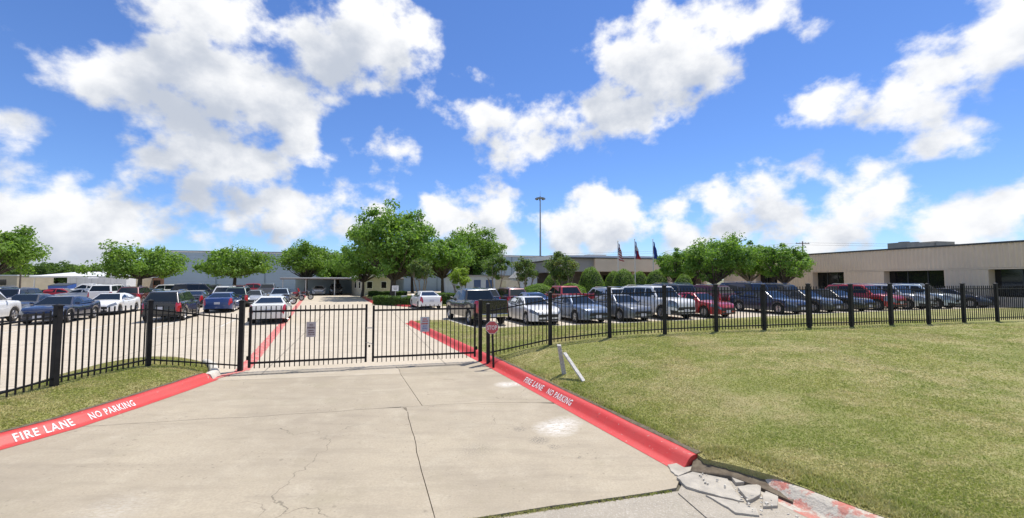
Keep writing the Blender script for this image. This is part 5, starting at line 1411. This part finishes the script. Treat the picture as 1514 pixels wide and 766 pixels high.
away = (AX.x, AX.y); tow = (-AX.x, -AX.y); side = (AXN.x, AXN.y); sidel = (-AXN.x, -AXN.y)
GL = 'cars parked in the lot left of the fire lane'; GR = 'cars in the front row facing the fence'; GB_ = 'cars in the second row behind the front row'; GF = 'cars at the carport and island'
def cpos(px, D): return ((px - 757) / FPX * D, D)
LIST = [
    ('fullsize', 'white', (-28.6, 22.0), away, 'white SUV beside the dark navy sedan, cut by the frame edge', GL, 2),
    ('sedan', 'navy', (-26.0, 24.2), tow, 'dark navy sedan parked nose first towards the fence strip', GL, 2),
    ('sedan', 'white', (-28.3, 29.6), tow, 'white sedan parked tail to tail behind the dark navy sedan', GL, 2),
    ('suv', 'navy', cpos(36, 33), away, 'dark navy SUV in the row behind the white SUV', GL, 1),
    ('sedan', 'charcoal', cpos(48, 27.8), tow, 'charcoal sedan squeezed between the navy sedan and the navy SUV', GL, 1),
    ('suv', 'charcoal', cpos(8, 39), away, 'charcoal SUV in front of the tall elm', GL, 1),
    ('sedan', 'red', cpos(92, 45), side, 'red sedan near the blue dumpster', GL, 1),
    ('sedan', 'silver', cpos(126, 45), sidel, 'silver sedan beside the red sedan in front of the white trailers', GL, 1),
    ('pickup', 'white', cpos(138, 53), sidel, 'white pickup right in front of the long box trailer', GL, 1),
    ('fullsize', 'white', cpos(166, 43), away, 'tall white SUV with black rear glass beside the maroon SUV', GL, 1),
    ('suv', 'maroon', cpos(204, 40), away, 'dark maroon SUV under the spreading elm', GL, 1),
    ('suv', 'black', (-20.6, 25.4), away, 'big black SUV parked alone near the fence strip, tail to the fence', GL, 2),
    ('sedan', 'blue', (-22.0, 31.9), away, 'blue sedan parked right beyond the black SUV', GL, 2),
    ('suv', 'green', (-24.4, 37.4), away, 'dark green SUV ahead of the blue sedan', GL, 1),
    ('sedan', 'charcoal', cpos(293, 37), away, 'charcoal sedan left of the dark green SUV', GL, 1),
    ('fullsize', 'black', cpos(297, 48), side, 'large black SUV standing sideways before the warehouse', GL, 1),
    ('suv', 'white', cpos(262, 56), side, 'small looking white SUV sideways close to the warehouse corner', GL, 1),
    ('suv', 'white', cpos(337, 43), away, 'white SUV under the umbrella shaped elm', GL, 1),
    ('sedan', 'cream', (-14.0, 24.4), away, 'white sedan with red tail lamps parked right along the fire lane line', GL, 2),
    ('sedan', 'silver', cpos(376, 38.5), tow, 'silver sedan facing out ahead of the fire lane white sedan', GL, 1),
    ('pickup', 'red', cpos(374, 56), side, 'red pickup sideways under the edge of the umbrella shaped elm', GL, 1),
    ('suv', 'maroon', cpos(356, 50), away, 'maroon SUV beside the trunk of the umbrella shaped elm', GL, 1),
    ('pickup', 'grey', cpos(397, 54), away, 'grey pickup near the warehouse wall beside the red pickup', GL, 1),
    ('hatch', 'paleblue', cpos(416, 41), tow, 'pale blue hatchback facing out next to the motorcycles', GL, 1),
    ('sedan', 'charcoal', cpos(230, 46), away, 'charcoal sedan right of the maroon SUV', GL, 1),
    ('suv', 'silver', cpos(318, 58), away, 'silver SUV far back against the warehouse wall', GL, 1),
    ('sedan', 'white', cpos(472, 65), tow, 'white car under the carport facing out', GF, 1),
    ('suv', 'black', cpos(497, 66), tow, 'black SUV under the carport facing out', GF, 1),
    ('sedan', 'white', (-7.3, 35.2), (-.40, .916), 'white sedan stopped beside the hedge island', GF, 2),
    ('pickup', 'black', (-2.15, 24.0), away, 'black crew cab pickup with its tailgate towards the stop sign', GR, 2),
]
row = [('sedan', 'white', 0), ('sedan', 'bluegrey', 1), ('sedan', 'grey', 2), ('fullsize', 'white', 3), ('sedan', 'red', 4), ('sedan', 'navy', 6), ('sedan', 'charcoal', 7), ('sedan', 'black', 8), ('suv', 'red', 9), ('suv', 'silver', 10), ('suv', 'paleblue', 11), ('sedan', 'navy', 12.35)]
rl = ['white sedan facing the fence right next to the black pickup', 'blue grey sedan between the white sedan and the grey sedan', 'grey sedan next to the tall white SUV in the front row', 'tall white SUV between the grey and the red sedan',
      'bright red sedan facing the fence', 'navy sedan with an empty bay towards the red sedan', 'charcoal sedan between the navy and the black sedan', 'black sedan beside the red SUV',
      'red SUV in the front row facing the fence', 'silver SUV next to the red SUV', 'pale SUV between the silver SUV and the last navy sedan', 'navy sedan ending the row by the tan wing wall']
for (k_, c_, i), lb in zip(row, rl):
    p = Vector((1.9, 21.5)) + Vector((CA, SA)) * 2.75 * i - HR * (SPEC[k_]['L'] / 2)
    LIST.append((k_, c_, (p.x, p.y), tuple(Vector((HR.x + random.uniform(-.02, .02), HR.y))), lb, GR, 2))
row2 = [('suv', 'navy', cpos(712, 33.5), 'navy SUV seen over the black pickup'), ('suv', 'maroon', cpos(752, 34), 'maroon SUV seen between pickup and white sedan'), ('sedan', 'blue', cpos(784, 31), 'blue sedan behind the front white sedan'),
        ('pickup', 'red', cpos(836, 32), 'red pickup in the second row under the wide crepe myrtle'), ('suv', 'silver', cpos(892, 31), 'silver SUV behind the blue grey sedan'), ('suv', 'white', cpos(935, 32), 'white SUV in the second row behind the grey sedan'),
        ('fullsize', 'charcoal', cpos(982, 33), 'charcoal SUV roof above the tall white SUV'), ('suv', 'maroon', cpos(1040, 33.5), 'maroon SUV behind the bright red sedan'), ('fullsize', 'navy', cpos(1085, 34.5), 'navy SUV in the second row beneath the live oaks'),
        ('suv', 'black', cpos(1135, 35.5), 'black SUV in the second row behind the front navy sedan')]
for (k_, c_, p, lb) in row2: LIST.append((k_, c_, p, (-HR.x, -HR.y), lb, GB_, 1))
for (k_, c_, p, h_, lb, gr, dt) in LIST: car(k_, c_, p[0], p[1], h_, lb, gr, dt)


# ------------------------------------------------------------------ motorcycles
def motorcycle(px, D, rz, paint, label):
    x, y, _ = at(px, D); r_ = empty('motorcycle', (x, y, .125), rz); tag(r_, label, 'motorcycle', 'motorcycles'); pm = PAINT[paint]
    for wx_ in (-.75, .80):
        w_ = MB().lathe([(.22, -.06), (.30, -.07), (.335, 0), (.30, .07), (.22, .06)], 20, (0, 0, 0), 'y').mesh('wheel', smooth=50); w_ = link('wheel', w_, M_TYRE, r_, (wx_, 0, .335)); MB().lathe([(.23, -.03), (.23, .03), (.20, .03), (.20, -.03), (.23, -.03)], 18, axis='y').build('rim', M_CHROME, w_)
        sp = MB()
        for k in range(5): a = k * math.pi / 5; sp.box((0, 0, 0), (.42, .012, .012), rot=Matrix.Rotation(a, 3, 'Y'))
        sp.lathe([(.21, -.012), (.21, .012), (.02, .014), (.02, -.014), (.21, -.012)], 18, axis='y').build('spokes', M_RIM, w_)
    MB().tube([(.80, .09, .335), (.52, .09, 1.02)], .028, 7).tube([(.80, -.09, .335), (.52, -.09, 1.02)], .028, 7).build('fork', M_CHROME, r_)
    MB().tube([(.46, 0, .95), (.1, 0, .45), (-.35, 0, .40), (-.75, 0, .36)], .035, 7).tube([(.46, 0, .92), (-.1, 0, .80), (-.5, 0, .62), (-.75, 0, .36)], .03, 7).build('frame', M_TRIMB, r_)
    MB().lathe([(.0, -.32), (.11, -.28), (.16, -.1), (.15, .12), (.08, .3), (0, .33)], 12).mesh('t'); tk = MB()
    for i in range(7):
        t = i / 6; w_ = .14 * math.sin(math.pi * (.15 + .75 * t)); tk.v += [(.42 - .62 * t, w_ * math.cos(a), .90 + w_ * .75 * math.sin(a)) for a in np.linspace(0, 2 * math.pi, 11)[:-1]]
    tk.f += [(i * 10 + k, i * 10 + (k + 1) % 10, (i + 1) * 10 + (k + 1) % 10, (i + 1) * 10 + k) for i in range(6) for k in range(10)] + [tuple(range(10)), tuple(range(60, 70))]
    tk.build('tank', pm, r_, smooth=60); MB().box((-.42, 0, .78), (.62, .26, .10)).build('seat', M_TRIMB, r_, bevel=.04)
    MB().box((-.02, 0, .50), (.42, .26, .34)).build('engine', M_CHROME, r_, bevel=.05); MB().tube([(-.1, -.16, .33), (-.85, -.18, .36)], [.04, .055], 8).build('exhaust', M_CHROME, r_)
    for wx_, z in ((-.78, .40), (.80, .40)):
        fd = MB(); n = 9; vs = [(wx_ + .39 * math.cos(a), s_ * .085, z - .06 + .39 * math.sin(a)) for a in np.linspace(.25, 2.6, n) for s_ in (-1, 1)]; fd.add(vs, [(2 * i, 2 * i + 1, 2 * i + 3, 2 * i + 2) for i in range(n - 1)]).build('fender', pm, r_, smooth=60)
    MB().tube([(.38, -.42, 1.12), (.47, -.2, 1.10), (.50, 0, 1.05), (.47, .2, 1.10), (.38, .42, 1.12)], .018, 6).build('handlebar', M_CHROME, r_); MB().lathe([(0, -.1), (.07, -.06), (.10, .0), (.10, .05), (0, .06)], 12).build('headlight', M_HEAD, r_, loc=(.62, 0, .95), rot=(0, math.pi / 2, 0))
    for s_ in (-1, 1): MB().box((-.72, s_ * .24, .58), (.50, .17, .32)).build('saddlebag', pm, r_, bevel=.05)
    MB().add([(.55, -.24, 1.0), (.55, .24, 1.0), (.38, .18, 1.42), (.38, -.18, 1.42), (.53, -.24, 1.0), (.53, .24, 1.0), (.36, .18, 1.42), (.36, -.18, 1.42)], [(0, 1, 2, 3), (7, 6, 5, 4), (0, 4, 5, 1), (1, 5, 6, 2), (2, 6, 7, 3), (3, 7, 4, 0)]).build('fairing', pm, r_)
    MB().tube([(-.1, .12, .3), (-.05, .30, .05)], .014, 5).build('kickstand', M_CHROME, r_)


motorcycle(436, 47, R(5), 'red', 'red motorcycle with chrome parts parked next to the pale blue hatchback')
motorcycle(449, 49, R(25), 'maroon', 'maroon motorcycle behind the red one')
motorcycle(421, 39.5, R(40), 'black', 'black motorcycle in front of the pale blue hatchback')
